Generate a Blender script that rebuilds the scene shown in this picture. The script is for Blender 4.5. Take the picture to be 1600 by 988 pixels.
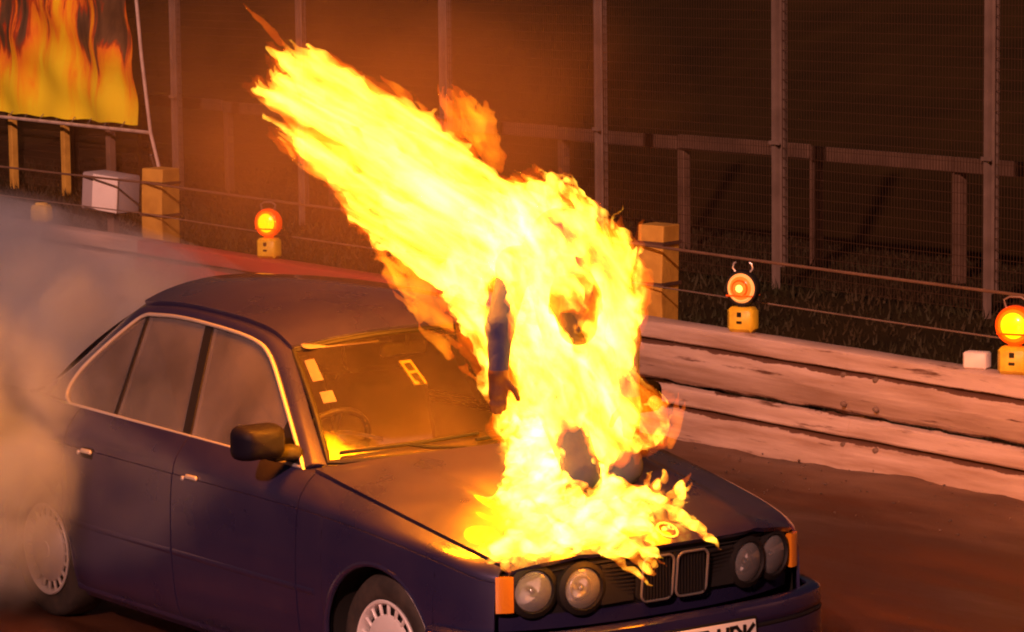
import bpy, math, random
import numpy as np
from mathutils import Vector, Matrix

random.seed(7)
rng = np.random.default_rng(11)
R = math.radians
scene = bpy.context.scene
for o in list(bpy.data.objects):
    bpy.data.objects.remove(o)
COL = scene.collection

# ------------------------------------------------------------------ camera
CAM = np.array((10.18587, -7.58757, 3.06092))
YAW, PITCH, ROLL, FPX = 2.5126012, -0.1186645, -0.0119188, 5069.976
cf = np.array((math.cos(PITCH) * math.cos(YAW), math.cos(PITCH) * math.sin(YAW), math.sin(PITCH)))
cr = np.array((math.sin(YAW), -math.cos(YAW), 0.0))
cu = np.cross(cr, cf)
cr, cu = math.cos(ROLL) * cr + math.sin(ROLL) * cu, -math.sin(ROLL) * cr + math.cos(ROLL) * cu
cam = bpy.data.objects.new('camera', bpy.data.cameras.new('camera'))
COL.objects.link(cam)
cam.data.sensor_width = 36
cam.data.lens = FPX / 1600 * 36
cam.data.clip_start = 0.5
cam.data.clip_end = 2000
M = Matrix.Identity(4)
for i in range(3):
    M[i][0], M[i][1], M[i][2], M[i][3] = cr[i], cu[i], -cf[i], CAM[i]
cam.matrix_world = M
scene.camera = cam

# ------------------------------------------------------------------ world, sun, exposure
SUN_AZ, SUN_EL = R(-52), R(27)         # floodlights of the ground, from the stand side
w = bpy.data.worlds.new('World')
scene.world = w
w.use_nodes = True
nt = w.node_tree
bgn = nt.nodes['Background']
sky = nt.nodes.new('ShaderNodeTexSky')
sky.sky_type = 'NISHITA'
sky.sun_disc = False
sky.sun_elevation = SUN_EL
sky.sun_rotation = R(90) - SUN_AZ
nt.links.new(sky.outputs[0], bgn.inputs[0])
bgn.inputs[1].default_value = 0.004
sd = bpy.data.lights.new('floodlight_sun', 'SUN')
sd.energy = 3.0
sd.angle = R(1.5)
sd.color = (1.0, 0.42, 0.32)
sun = bpy.data.objects.new('floodlight_sun', sd)
COL.objects.link(sun)
sv = Vector((math.cos(SUN_EL) * math.cos(SUN_AZ), math.cos(SUN_EL) * math.sin(SUN_AZ), math.sin(SUN_EL)))
sun.rotation_euler = sv.to_track_quat('Z', 'Y').to_euler()
sun.location = (8, -10, 7)
vs = scene.view_settings
scene.display_settings.display_device = 'sRGB'
vs.view_transform = 'Standard'
vs.look = 'None'
vs.exposure = 0.0
vs.gamma = 1.0
vs.use_curve_mapping = False
cy = scene.cycles
cy.use_denoising = True
cy.use_adaptive_sampling = True
cy.adaptive_threshold = .03
cy.filter_width = 2.0
cy.max_bounces = 8
cy.transparent_max_bounces = 96
cy.volume_bounces = 2
cy.sample_clamp_indirect = 3.0
cy.sample_clamp_direct = 0.0
cy.volume_max_steps = 512
cy.caustics_reflective = False
cy.caustics_refractive = False

# ------------------------------------------------------------------ helpers
def tag(o, label=None, cat=None, group=None, kind=None):
    if label: o['label'] = label
    if cat: o['category'] = cat
    if group: o['group'] = group
    if kind: o['kind'] = kind
    return o

def empty(name, loc=(0, 0, 0), rz=0.0):
    o = bpy.data.objects.new(name, None)
    COL.objects.link(o)
    o.location = loc
    o.rotation_euler = (0, 0, rz)
    return o

def attach(o, parent):
    """parent without moving the child (parents here are placed before their children)"""
    o.parent = parent
    m = Matrix.Identity(4)
    chain = []
    p = parent
    while p is not None:
        chain.append(p)
        p = p.parent
    for p in reversed(chain):
        m = m @ p.matrix_parent_inverse @ Matrix.LocRotScale(p.location, p.rotation_euler, p.scale)
    o.matrix_parent_inverse = m.inverted()

def mesh_object(name, verts, faces, mat=None, parent=None, smooth=True, sharp=38, mats=None, mi=None):
    me = bpy.data.meshes.new(name)
    me.from_pydata([tuple(map(float, v)) for v in verts], [], [tuple(map(int, f)) for f in faces])
    for m in (mats or [mat]):
        if m: me.materials.append(m)
    if mi is not None:
        me.polygons.foreach_set('material_index', np.asarray(mi, np.int32))
    if smooth:
        me.polygons.foreach_set('use_smooth', np.ones(len(me.polygons), bool))
        me.update()
        if sharp < 180: me.set_sharp_from_angle(angle=R(sharp))
    me.update()
    o = bpy.data.objects.new(name, me)
    COL.objects.link(o)
    if parent: attach(o, parent)
    return o

def face_to(o, d):
    """turn the faces of an open sheet so that they look along d"""
    me = o.data
    if sum(p.normal.dot(Vector(d)) * p.area for p in me.polygons) < 0: me.flip_normals()
    return o

class MB:
    """collects shapes and links them as one mesh"""
    def __init__(s): s.v = []; s.f = []
    def add(s, vs, fs):
        b = len(s.v)
        s.v += [tuple(v) for v in vs]
        s.f += [tuple(b + i for i in f) for f in fs]
        return s
    def box(s, c, size, rot=None, bevel=0.0):
        x, y, z = (d / 2 for d in size)
        b = min(bevel, x * .9, y * .9, z * .9)
        vs = []
        if b <= 0:
            vs = [(sx * x, sy * y, sz * z) for sx in (-1, 1) for sy in (-1, 1) for sz in (-1, 1)]
            fs = [(0, 1, 3, 2), (4, 6, 7, 5), (0, 4, 5, 1), (2, 3, 7, 6), (0, 2, 6, 4), (1, 5, 7, 3)]
        else:
            idx = {}
            for sx in (-1, 1):
                for sy in (-1, 1):
                    for sz in (-1, 1):
                        for ax in range(3):
                            p = [sx * (x - b), sy * (y - b), sz * (z - b)]
                            p[ax] = (sx * x, sy * y, sz * z)[ax]
                            idx[sx, sy, sz, ax] = len(vs)
                            vs.append(p)
            fs = []
            for ax in range(3):
                o1, o2 = [a for a in range(3) if a != ax]
                for sg in (-1, 1):
                    q = []
                    for (p1, p2) in ((-1, -1), (1, -1), (1, 1), (-1, 1)):
                        k = [0, 0, 0]; k[ax] = sg; k[o1] = p1; k[o2] = p2
                        q.append(idx[k[0], k[1], k[2], ax])
                    fs.append(q)
            for ax in range(3):
                o1, o2 = [a for a in range(3) if a != ax]
                for p1 in (-1, 1):
                    for p2 in (-1, 1):
                        q = []
                        for (sg, a) in ((-1, o1), (1, o1), (1, o2), (-1, o2)):
                            k = [0, 0, 0]; k[ax] = sg; k[o1] = p1; k[o2] = p2
                            q.append(idx[k[0], k[1], k[2], a])
                        fs.append(q)
            for sx in (-1, 1):
                for sy in (-1, 1):
                    for sz in (-1, 1):
                        fs.append([idx[sx, sy, sz, a] for a in range(3)])
        m = rot if rot is not None else Matrix.Identity(3)
        c = Vector(c)
        s.add([c + m @ Vector(v) for v in vs], fs)
        return s
    def tube(s, pts, r, n=8, closed=False, flat=None, up=None):
        P = [Vector(p) for p in pts]
        N = len(P)
        rr = r if hasattr(r, '__len__') else [r] * N
        rings = []
        prev = None
        for i in range(N):
            a = P[(i - 1) % N] if (closed or i > 0) else P[i]
            b = P[(i + 1) % N] if (closed or i < N - 1) else P[i]
            t = (b - a).normalized()
            if up is not None: x = Vector(up)
            else: x = prev if prev is not None else (Vector((0, 0, 1)) if abs(t.z) < .9 else Vector((1, 0, 0)))
            x = (x - t * x.dot(t)).normalized()
            prev = x
            y = t.cross(x)
            f2 = flat if flat else 1.0
            rings.append([P[i] + (x * math.cos(k * 2 * math.pi / n) + y * f2 * math.sin(k * 2 * math.pi / n)) * rr[i] for k in range(n)])
        vs = [v for ring in rings for v in ring]
        fs = []
        for i in range(N if closed else N - 1):
            j = (i + 1) % N
            for k in range(n):
                fs.append((i * n + k, i * n + (k + 1) % n, j * n + (k + 1) % n, j * n + k))
        if not closed:
            fs.append(tuple(range(n))[::-1])
            fs.append(tuple((N - 1) * n + k for k in range(n)))
        return s.add(vs, fs)
    def lathe(s, prof, c, axis='y', n=40, sgn=1, a0=0.0, a1=2 * math.pi):
        """prof: (radius, distance along the axis)"""
        full = abs(a1 - a0 - 2 * math.pi) < 1e-6
        m = n if full else n + 1
        vs = []
        for (r, d) in prof:
            for k in range(m):
                a = a0 + (a1 - a0) * k / n
                u, v = r * math.cos(a), r * math.sin(a)
                p = (u, d * sgn, v) if axis == 'y' else ((d * sgn, u, v) if axis == 'x' else (u, v, d * sgn))
                vs.append((c[0] + p[0], c[1] + p[1], c[2] + p[2]))
        fs = []
        for i in range(len(prof) - 1):
            for k in range(n):
                k2 = (k + 1) % m
                fs.append((i * m + k, i * m + k2, (i + 1) * m + k2, (i + 1) * m + k))
        return s.add(vs, fs)
    def prism(s, poly, vec):
        n = len(poly)
        vec = Vector(vec)
        vs = [Vector(p) for p in poly] + [Vector(p) + vec for p in poly]
        fs = [tuple(range(n))[::-1], tuple(range(n, 2 * n))]
        fs += [(i, (i + 1) % n, n + (i + 1) % n, n + i) for i in range(n)]
        return s.add(vs, fs)
    def grid(s, G):
        """G: array rows x cols x 3"""
        G = np.asarray(G)
        r, c = G.shape[:2]
        vs = G.reshape(-1, 3)
        fs = [(i * c + j, i * c + j + 1, (i + 1) * c + j + 1, (i + 1) * c + j) for i in range(r - 1) for j in range(c - 1)]
        return s.add(vs, fs)
    def build(s, name, mat, parent=None, smooth=True, sharp=38):
        return mesh_object(name, s.v, s.f, mat, parent, smooth, sharp)

def curve(xs, ys):
    xs = np.asarray(xs, float); ys = np.asarray(ys, float)
    o = np.argsort(xs); xs, ys = xs[o], ys[o]
    d = np.diff(ys) / np.diff(xs)
    m = np.empty_like(ys)
    m[1:-1] = np.where(d[1:] * d[:-1] > 0, 2 * d[1:] * d[:-1] / (d[1:] + d[:-1] + 1e-12), 0)
    m[0], m[-1] = d[0], d[-1]
    def f(x):
        x = np.clip(np.asarray(x, float), xs[0], xs[-1])
        i = np.clip(np.searchsorted(xs, x) - 1, 0, len(xs) - 2)
        h = xs[i + 1] - xs[i]; t = (x - xs[i]) / h
        return ((2 * t**3 - 3 * t**2 + 1) * ys[i] + (t**3 - 2 * t**2 + t) * h * m[i] + (-2 * t**3 + 3 * t**2) * ys[i + 1] + (t**3 - t**2) * h * m[i + 1])
    return f

def spline(pts, n, closed=False):
    """Catmull-Rom through points"""
    P = np.asarray(pts, float)
    N = len(P)
    out = []
    segs = N if closed else N - 1
    for i in range(segs):
        p0 = P[(i - 1) % N] if (closed or i > 0) else 2 * P[0] - P[1]
        p1, p2 = P[i], P[(i + 1) % N]
        p3 = P[(i + 2) % N] if (closed or i + 2 < N) else 2 * P[-1] - P[-2]
        for k in range(n):
            t = k / n
            out.append(.5 * (2 * p1 + (p2 - p0) * t + (2 * p0 - 5 * p1 + 4 * p2 - p3) * t * t + (3 * p1 - p0 - 3 * p2 + p3) * t**3))
    if not closed: out.append(P[-1])
    return np.array(out)

# --- materials
def material(name, col, rough=.6, metal=0.0, coat=0.0, spec=.5, noise=None, bump=None, emit=None, trans=0.0):
    """noise: (scale, other colour, contrast low, contrast high); bump: (scale, strength)"""
    m = bpy.data.materials.new(name)
    m.use_nodes = True
    t = m.node_tree; b = t.nodes['Principled BSDF']
    b.inputs['Base Color'].default_value = (*col, 1)
    b.inputs['Roughness'].default_value = rough
    b.inputs['Metallic'].default_value = metal
    b.inputs['Coat Weight'].default_value = coat
    b.inputs['Coat Roughness'].default_value = .05
    b.inputs['Specular IOR Level'].default_value = spec
    b.inputs['Transmission Weight'].default_value = trans
    if emit:
        b.inputs['Emission Color'].default_value = (*emit[0], 1)
        b.inputs['Emission Strength'].default_value = emit[1]
    tc = None
    if noise or bump: tc = t.nodes.new('ShaderNodeTexCoord')
    if noise:
        n = t.nodes.new('ShaderNodeTexNoise'); n.inputs['Scale'].default_value = noise[0]; n.inputs['Detail'].default_value = 6
        t.links.new(tc.outputs['Object'], n.inputs['Vector'])
        r = t.nodes.new('ShaderNodeValToRGB')
        r.color_ramp.elements[0].position = noise[2]; r.color_ramp.elements[1].position = noise[3]
        r.color_ramp.elements[0].color = (*col, 1); r.color_ramp.elements[1].color = (*noise[1], 1)
        t.links.new(n.outputs['Fac'], r.inputs['Fac']); t.links.new(r.outputs[0], b.inputs['Base Color'])
        mr = t.nodes.new('ShaderNodeMapRange'); mr.inputs[3].default_value = max(.02, rough - .12); mr.inputs[4].default_value = min(1, rough + .12)
        t.links.new(n.outputs['Fac'], mr.inputs[0]); t.links.new(mr.outputs[0], b.inputs['Roughness'])
    if bump:
        n = t.nodes.new('ShaderNodeTexNoise'); n.inputs['Scale'].default_value = bump[0]; n.inputs['Detail'].default_value = 5
        t.links.new(tc.outputs['Object'], n.inputs['Vector'])
        k = t.nodes.new('ShaderNodeBump'); k.inputs['Strength'].default_value = bump[1]; k.inputs['Distance'].default_value = .01
        t.links.new(n.outputs['Fac'], k.inputs['Height']); t.links.new(k.outputs[0], b.inputs['Normal'])
    return m

PAINT = material('navy_paint', (.032, .029, .105), .30, .35, 1.0, .5, (3.5, (.050, .040, .114), .35, .7), (7, .035))
TRIMBLACK = material('black_plastic', (.016, .014, .014), .6, spec=.3, bump=(160, .05))
MIRRORCASE = material('mirror_case', (.010, .009, .020), .5, spec=.10)
RUBBER = material('tyre_rubber', (.035, .030, .028), .75, noise=(14, (.075, .06, .05), .4, .75), bump=(60, .2))
CHROME = material('bright_trim', (.55, .53, .53), .35, .4)
DIMCHROME = material('dull_chrome', (.30, .28, .27), .35, .5)
SILVER = material('wheel_silver', (.90, .87, .88), .40, .12, noise=(9, (.74, .70, .70), .5, .8))
DARK = material('dark_void', (.010, .009, .009), .85)
CABIN = material('grey_cloth', (.20, .16, .14), .9, bump=(220, .1))
DASH = material('dashboard_vinyl', (.028, .022, .018), .75, bump=(300, .08))
BEIGE = material('headlining_cloth', (.16, .13, .11), .85)
PLATE = material('plate_white', (.82, .80, .76), .35)
INK = material('plate_black', (.012, .012, .012), .4)
CARD = material('card_white', (.20, .17, .14), .7)
AMBERGLASS = material('amber_plastic', (.85, .28, .02), .18, coat=1.0, bump=(90, .25))
REFLECTOR = material('lamp_reflector', (.98, .96, .96), .28, .15, bump=(70, .3))
BULBCAP = material('bulb_cap_chrome', (.9, .88, .87), .10, 1.0)
GALV = material('galvanised_steel', (.27, .20, .16), .5, .2, noise=(5, (.18, .13, .10), .35, .7))
WOOD = material('yellow_timber', (.62, .38, .06), .75, noise=(7, (.40, .22, .03), .35, .75), bump=(35, .3))
DULLWOOD = material('dimmed_rail', (.19, .115, .075), .8, noise=(4, (.12, .072, .045), .35, .7), bump=(30, .3))  # darkened to stand in for floodlight falling off towards the fences
WIRE = material('mesh_wire', (.070, .034, .015), .6, .2)
SUIT = material('stunt_overall', (.020, .026, .13), .9, spec=.2, noise=(12, (.032, .034, .12), .4, .7), bump=(25, .5))
GLOVE = material('leather_glove', (.10, .035, .015), .7, noise=(30, (.08, .035, .02), .4, .7), bump=(40, .3))
MASK = material('fire_hood', (.06, .04, .035), .9, bump=(40, .4))
LAMPYELLOW = material('yellow_lamp_case', (.80, .58, .03), .45, noise=(18, (.66, .44, .02), .45, .75))
WHITEBOX = material('white_board', (.80, .76, .74), .5, noise=(6, (.68, .62, .60), .5, .8))
GREYBOX = material('grey_board', (.33, .31, .33), .6)

def mix_glass(name, film, tint=(.55, .5, .5), film_fac=.12, rough=.02):
    """thin sheet: tinted see-through + pale diffuse film added to catch the light + sharp reflection by the Fresnel law of glass"""
    m = bpy.data.materials.new(name); m.use_nodes = True
    t = m.node_tree; t.nodes.remove(t.nodes['Principled BSDF'])
    out = t.nodes['Material Output']
    tr = t.nodes.new('ShaderNodeBsdfTransparent'); tr.inputs[0].default_value = (*tint, 1)
    df = t.nodes.new('ShaderNodeBsdfDiffuse'); df.inputs[0].default_value = (*film, 1)  # scattering layer put in to make lit glass glow
    gl = t.nodes.new('ShaderNodeBsdfGlossy'); gl.inputs['Roughness'].default_value = rough
    gl.inputs[0].default_value = (.95, .95, .95, 1)
    tc = t.nodes.new('ShaderNodeTexCoord')
    nz = t.nodes.new('ShaderNodeTexNoise'); nz.inputs['Scale'].default_value = 3.0; nz.inputs['Detail'].default_value = 5
    t.links.new(tc.outputs['Object'], nz.inputs['Vector'])
    mr = t.nodes.new('ShaderNodeMapRange'); mr.inputs[1].default_value = .35; mr.inputs[2].default_value = .7
    mr.inputs[3].default_value = film_fac * .7; mr.inputs[4].default_value = film_fac * 1.35
    t.links.new(nz.outputs['Fac'], mr.inputs[0])
    m1 = t.nodes.new('ShaderNodeMixShader'); t.links.new(mr.outputs[0], m1.inputs[0])
    t.links.new(tr.outputs[0], m1.inputs[1]); t.links.new(df.outputs[0], m1.inputs[2])
    fr = t.nodes.new('ShaderNodeFresnel'); fr.inputs[0].default_value = 1.5
    m2 = t.nodes.new('ShaderNodeMixShader'); t.links.new(fr.outputs[0], m2.inputs[0])
    t.links.new(m1.outputs[0], m2.inputs[1]); t.links.new(gl.outputs[0], m2.inputs[2])
    t.links.new(m2.outputs[0], out.inputs['Surface'])
    return m
SCREEN_GLASS = mix_glass('windscreen_glass', (.62, .50, .42), (.90, .88, .86), .034, .10)
SIDE_GLASS = mix_glass('side_glass', (.60, .53, .52), (.75, .72, .70), .21, .03)
LENS_GLASS = mix_glass('lamp_lens_glass', (.85, .85, .85), (.97, .97, .97), .20, .02)

def surface_nets(F, iso, org, h):
    """closed mesh around F > iso (F is padded with empty space); returns verts, quads"""
    S = F - iso
    ins = S > 0
    nx, ny, nz = F.shape
    c = np.zeros((nx - 1, ny - 1, nz - 1), np.int8)
    corners = [(i, j, k) for i in (0, 1) for j in (0, 1) for k in (0, 1)]
    for (i, j, k) in corners: c += ins[i:nx - 1 + i, j:ny - 1 + j, k:nz - 1 + k]
    act = (c > 0) & (c < 8)
    idx = -np.ones(act.shape, np.int64)
    cells = np.argwhere(act)
    idx[act] = np.arange(len(cells))
    pos = np.zeros((len(cells), 3)); cnt = np.zeros(len(cells))
    for a in corners:
        for ax in range(3):
            if a[ax]: continue
            b = list(a); b[ax] = 1
            A = cells + np.array(a); B = cells + np.array(b)
            sa = S[A[:, 0], A[:, 1], A[:, 2]]; sb = S[B[:, 0], B[:, 1], B[:, 2]]
            x = (sa > 0) != (sb > 0)
            t = np.where(x, sa / np.where(x, sa - sb, 1), 0)
            p = np.array(a, float)[None].repeat(len(cells), 0); p[:, ax] = t
            pos[x] += p[x]; cnt[x] += 1
    verts = np.array(org) + (cells + pos / cnt[:, None]) * h
    quads = []
    for ax in range(3):
        sl0 = [slice(1, -1)] * 3; sl1 = [slice(1, -1)] * 3
        sl0[ax] = slice(0, -1); sl1[ax] = slice(1, None)
        s0 = ins[tuple(sl0)]; s1 = ins[tuple(sl1)]
        e = np.argwhere(s0 != s1)
        o1, o2 = [(1, 2), (2, 0), (0, 1)][ax]
        base = e.copy(); base[:, o1] += 1; base[:, o2] += 1
        def cell(d1, d2):
            q = base.copy(); q[:, o1] += d1; q[:, o2] += d2
            return idx[q[:, 0], q[:, 1], q[:, 2]]
        Q = np.stack([cell(-1, -1), cell(0, -1), cell(0, 0), cell(-1, 0)], 1)
        flip = ~s0[e[:, 0], e[:, 1], e[:, 2]]
        Q[flip] = Q[flip][:, ::-1]
        quads.append(Q)
    return verts, np.concatenate(quads)

def fast_mesh(name, verts, quads, mat, parent=None, smooth=True, mats=None, mi=None):
    me = bpy.data.meshes.new(name)
    me.vertices.add(len(verts)); me.vertices.foreach_set('co', np.asarray(verts, np.float32).ravel())
    k = quads.shape[1]
    me.loops.add(quads.size); me.loops.foreach_set('vertex_index', quads.astype(np.int32).ravel())
    me.polygons.add(len(quads)); me.polygons.foreach_set('loop_start', np.arange(0, quads.size, k, dtype=np.int32))
    for m in (mats or [mat]): me.materials.append(m)
    if mi is not None: me.polygons.foreach_set('material_index', np.asarray(mi, np.int32))
    me.update(calc_edges=True)
    if smooth: me.polygons.foreach_set('use_smooth', np.ones(len(quads), bool))
    me.validate()
    o = bpy.data.objects.new(name, me); COL.objects.link(o)
    if parent: attach(o, parent)
    return o

# trackside frame: s runs along the barrier, n away from the track
TH = R(-2.2458)
BD = Vector((math.cos(TH), math.sin(TH), 0)); BN = Vector((-BD.y, BD.x, 0)); B0 = Vector((-7.1566, 4.4582, 0))
def bg(s, n, z=0.0): return B0 + BD * s + BN * n + Vector((0, 0, z))
BROT = Matrix.Rotation(TH, 3, 'Z')

# ================================================================== ground
def ground_materials():
    m = bpy.data.materials.new('rough_grass_soil'); m.use_nodes = True
    t = m.node_tree; b = t.nodes['Principled BSDF']
    tc = t.nodes.new('ShaderNodeTexCoord')
    n = t.nodes.new('ShaderNodeTexNoise'); n.inputs['Scale'].default_value = .8; n.inputs['Detail'].default_value = 9
    t.links.new(tc.outputs['Object'], n.inputs['Vector'])
    r = t.nodes.new('ShaderNodeValToRGB')
    r.color_ramp.elements[0].position = .35; r.color_ramp.elements[0].color = (.022, .014, .0025, 1)
    r.color_ramp.elements[1].position = .68; r.color_ramp.elements[1].color = (.040, .025, .005, 1)
    t.links.new(n.outputs['Fac'], r.inputs[0]); t.links.new(r.outputs[0], b.inputs['Base Color'])
    b.inputs['Roughness'].default_value = .95
    b.inputs['Specular IOR Level'].default_value = .15
    # track: dark rubbered tarmac with an oily sheen, dusty towards the barrier
    k = bpy.data.materials.new('rubbered_tarmac'); k.use_nodes = True
    t = k.node_tree; b = t.nodes['Principled BSDF']
    tc = t.nodes.new('ShaderNodeTexCoord')
    mp = t.nodes.new('ShaderNodeMapping'); mp.inputs['Rotation'].default_value = (0, 0, -TH); mp.inputs['Scale'].default_value = (.22, 1.0, 1)
    t.links.new(tc.outputs['Object'], mp.inputs[0])
    n = t.nodes.new('ShaderNodeTexNoise'); n.inputs['Scale'].default_value = 2.2; n.inputs['Detail'].default_value = 8; n.inputs['Roughness'].default_value = .62
    t.links.new(mp.outputs[0], n.inputs['Vector'])
    r = t.nodes.new('ShaderNodeValToRGB')
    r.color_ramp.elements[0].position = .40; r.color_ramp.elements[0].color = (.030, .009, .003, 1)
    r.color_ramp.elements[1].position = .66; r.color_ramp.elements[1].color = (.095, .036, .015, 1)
    t.links.new(n.outputs['Fac'], r.inputs[0])
    # dust: more of it close to the barrier foot
    sp = t.nodes.new('ShaderNodeSeparateXYZ')
    mp2 = t.nodes.new('ShaderNodeMapping'); mp2.vector_type = 'TEXTURE'
    mp2.inputs['Location'].default_value = B0; mp2.inputs['Rotation'].default_value = (0, 0, TH)
    t.links.new(tc.outputs['Object'], mp2.inputs[0]); t.links.new(mp2.outputs[0], sp.inputs[0])
    d = t.nodes.new('ShaderNodeMapRange'); d.inputs[1].default_value = -1.9; d.inputs[2].default_value = -.25
    t.links.new(sp.outputs['Y'], d.inputs[0])
    n2 = t.nodes.new('ShaderNodeTexNoise'); n2.inputs['Scale'].default_value = 5; n2.inputs['Detail'].default_value = 8
    t.links.new(mp.outputs[0], n2.inputs['Vector'])
    mu = t.nodes.new('ShaderNodeMath'); mu.operation = 'MULTIPLY'
    t.links.new(d.outputs[0], mu.inputs[0]); t.links.new(n2.outputs['Fac'], mu.inputs[1])
    st = t.nodes.new('ShaderNodeMapRange'); st.inputs[1].default_value = .33; st.inputs[2].default_value = .62; st.inputs[4].default_value = .8
    t.links.new(mu.outputs[0], st.inputs[0])
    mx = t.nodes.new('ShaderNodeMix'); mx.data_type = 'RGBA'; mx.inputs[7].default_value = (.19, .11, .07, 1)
    t.links.new(st.outputs[0], mx.inputs[0]); t.links.new(r.outputs[0], mx.inputs[6]); t.links.new(mx.outputs[2], b.inputs['Base Color'])
    ro = t.nodes.new('ShaderNodeMapRange'); ro.inputs[1].default_value = .3; ro.inputs[2].default_value = .7; ro.inputs[3].default_value = .30; ro.inputs[4].default_value = .62
    t.links.new(n.outputs['Fac'], ro.inputs[0]); t.links.new(ro.outputs[0], b.inputs['Roughness'])
    nf = t.nodes.new('ShaderNodeTexNoise'); nf.inputs['Scale'].default_value = 90; nf.inputs['Detail'].default_value = 3
    t.links.new(tc.outputs['Object'], nf.inputs['Vector'])
    bp = t.nodes.new('ShaderNodeBump'); bp.inputs['Strength'].default_value = .35; bp.inputs['Distance'].default_value = .006
    t.links.new(nf.outputs['Fac'], bp.inputs['Height']); t.links.new(bp.outputs[0], b.inputs['Normal'])
    return m, k
SOIL, TARMAC = ground_materials()
G = MB()
GX, GY = np.linspace(-320, 120, 45), np.linspace(-120, 320, 45)
G.grid([[(x, y, 0) for x in GX] for y in GY])
tag(G.build('ground', SOIL), kind='structure')
T = MB()
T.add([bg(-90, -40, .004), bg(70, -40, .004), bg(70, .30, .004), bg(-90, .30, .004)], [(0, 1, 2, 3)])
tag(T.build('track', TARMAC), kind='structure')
# dirt and tarmac banked up against the barrier foot, higher to the right
VG = MB(); rows = []
for (n_, k_) in ((-1.5, 0.0), (-1.1, .10), (-.7, .34), (-.4, .66), (-.15, .95), (.02, 1.0)):
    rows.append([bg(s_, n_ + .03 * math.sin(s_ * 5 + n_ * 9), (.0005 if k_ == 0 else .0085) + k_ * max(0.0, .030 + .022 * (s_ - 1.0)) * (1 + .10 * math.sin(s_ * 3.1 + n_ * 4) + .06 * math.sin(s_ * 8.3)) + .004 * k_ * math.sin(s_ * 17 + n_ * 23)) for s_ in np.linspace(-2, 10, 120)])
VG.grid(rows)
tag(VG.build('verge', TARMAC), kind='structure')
# low bank rising beyond the spectator fence
BK = MB()
rows = []
for (n_, z_) in ((9.0, -.05), (10.5, .35), (14, 1.5), (20, 3.4), (27, 5.6), (40, 9.0), (60, 11.0)):
    rows.append([bg(s_, n_ + .5 * math.sin(s_ * .21), z_ + .12 * math.sin(s_ * .33 + n_)) for s_ in np.linspace(-120, 60, 60)])
BK.grid(rows)
tag(BK.build('grass_bank', SOIL), kind='structure')

# grass behind the barrier and at the foot of the fences
def grass():
    N = 46000
    s = rng.uniform(-22, 9, N); n = rng.uniform(.25, 9.5, N) ** 1.0
    hgt = rng.uniform(.02, .08, N) * (1 + .9 * ((np.abs(n - 5.7) < .35) | (np.abs(n - 7.2) < .3) | (n < .6)))
    ang = rng.uniform(0, math.pi, N); wd = rng.uniform(.006, .014, N); ln = rng.normal(0, .35, (N, 2)) * hgt[:, None]
    c = np.array(B0)[None] + s[:, None] * np.array(BD) + n[:, None] * np.array(BN)
    dx = np.stack([np.cos(ang) * wd, np.sin(ang) * wd, 0 * wd], 1)
    v = np.empty((N, 3, 3)); v[:, 0] = c - dx; v[:, 1] = c + dx; v[:, 2] = c + np.stack([ln[:, 0], ln[:, 1], hgt], 1)
    m = material('grass_blades', (.024, .022, .002), .8, noise=(.7, (.042, .024, .004), .4, .65))
    o = fast_mesh('grass', v.reshape(-1, 3), np.arange(3 * N).reshape(-1, 3), m, smooth=False)
    tag(o, 'rough dark grass between the crash barrier and the fences', 'grass', kind='stuff')
grass()

# grit and rubber crumbs at the barrier foot
def grit():
    N = 700
    m = material('grit_stone', (.17, .12, .095), .85, noise=(40, (.06, .045, .04), .4, .6))
    s = rng.uniform(-6, 8.5, N); n = -np.abs(rng.normal(0, .55, N)) - .06
    r = rng.uniform(.003, .010, N) * rng.uniform(.5, 1.3, N)
    oct_v = np.array([(1, 0, 0), (-1, 0, 0), (0, 1, 0), (0, -1, 0), (0, 0, .7), (0, 0, -.5)])
    oct_f = np.array([(0, 2, 4), (2, 1, 4), (1, 3, 4), (3, 0, 4), (2, 0, 5), (1, 2, 5), (3, 1, 5), (0, 3, 5)])
    c = np.array(B0)[None] + s[:, None] * np.array(BD) + n[:, None] * np.array(BN) + np.stack([0 * s, 0 * s, .010 + np.clip((n + 1.1) / 1.0, 0, 1) * np.maximum(0, .030 + .022 * (s - 1.0)) * (s > -2)], 1)
    v = c[:, None] + oct_v[None] * r[:, None, None] * rng.uniform(.6, 1.5, (N, 6, 1))
    f = (np.arange(N)[:, None, None] * 6 + oct_f[None]).reshape(-1, 3)
    tag(fast_mesh('grit', v.reshape(-1, 3), f, m, smooth=False), 'loose grit and rubber crumbs along the barrier foot', 'grit', kind='stuff')
grit()

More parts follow.
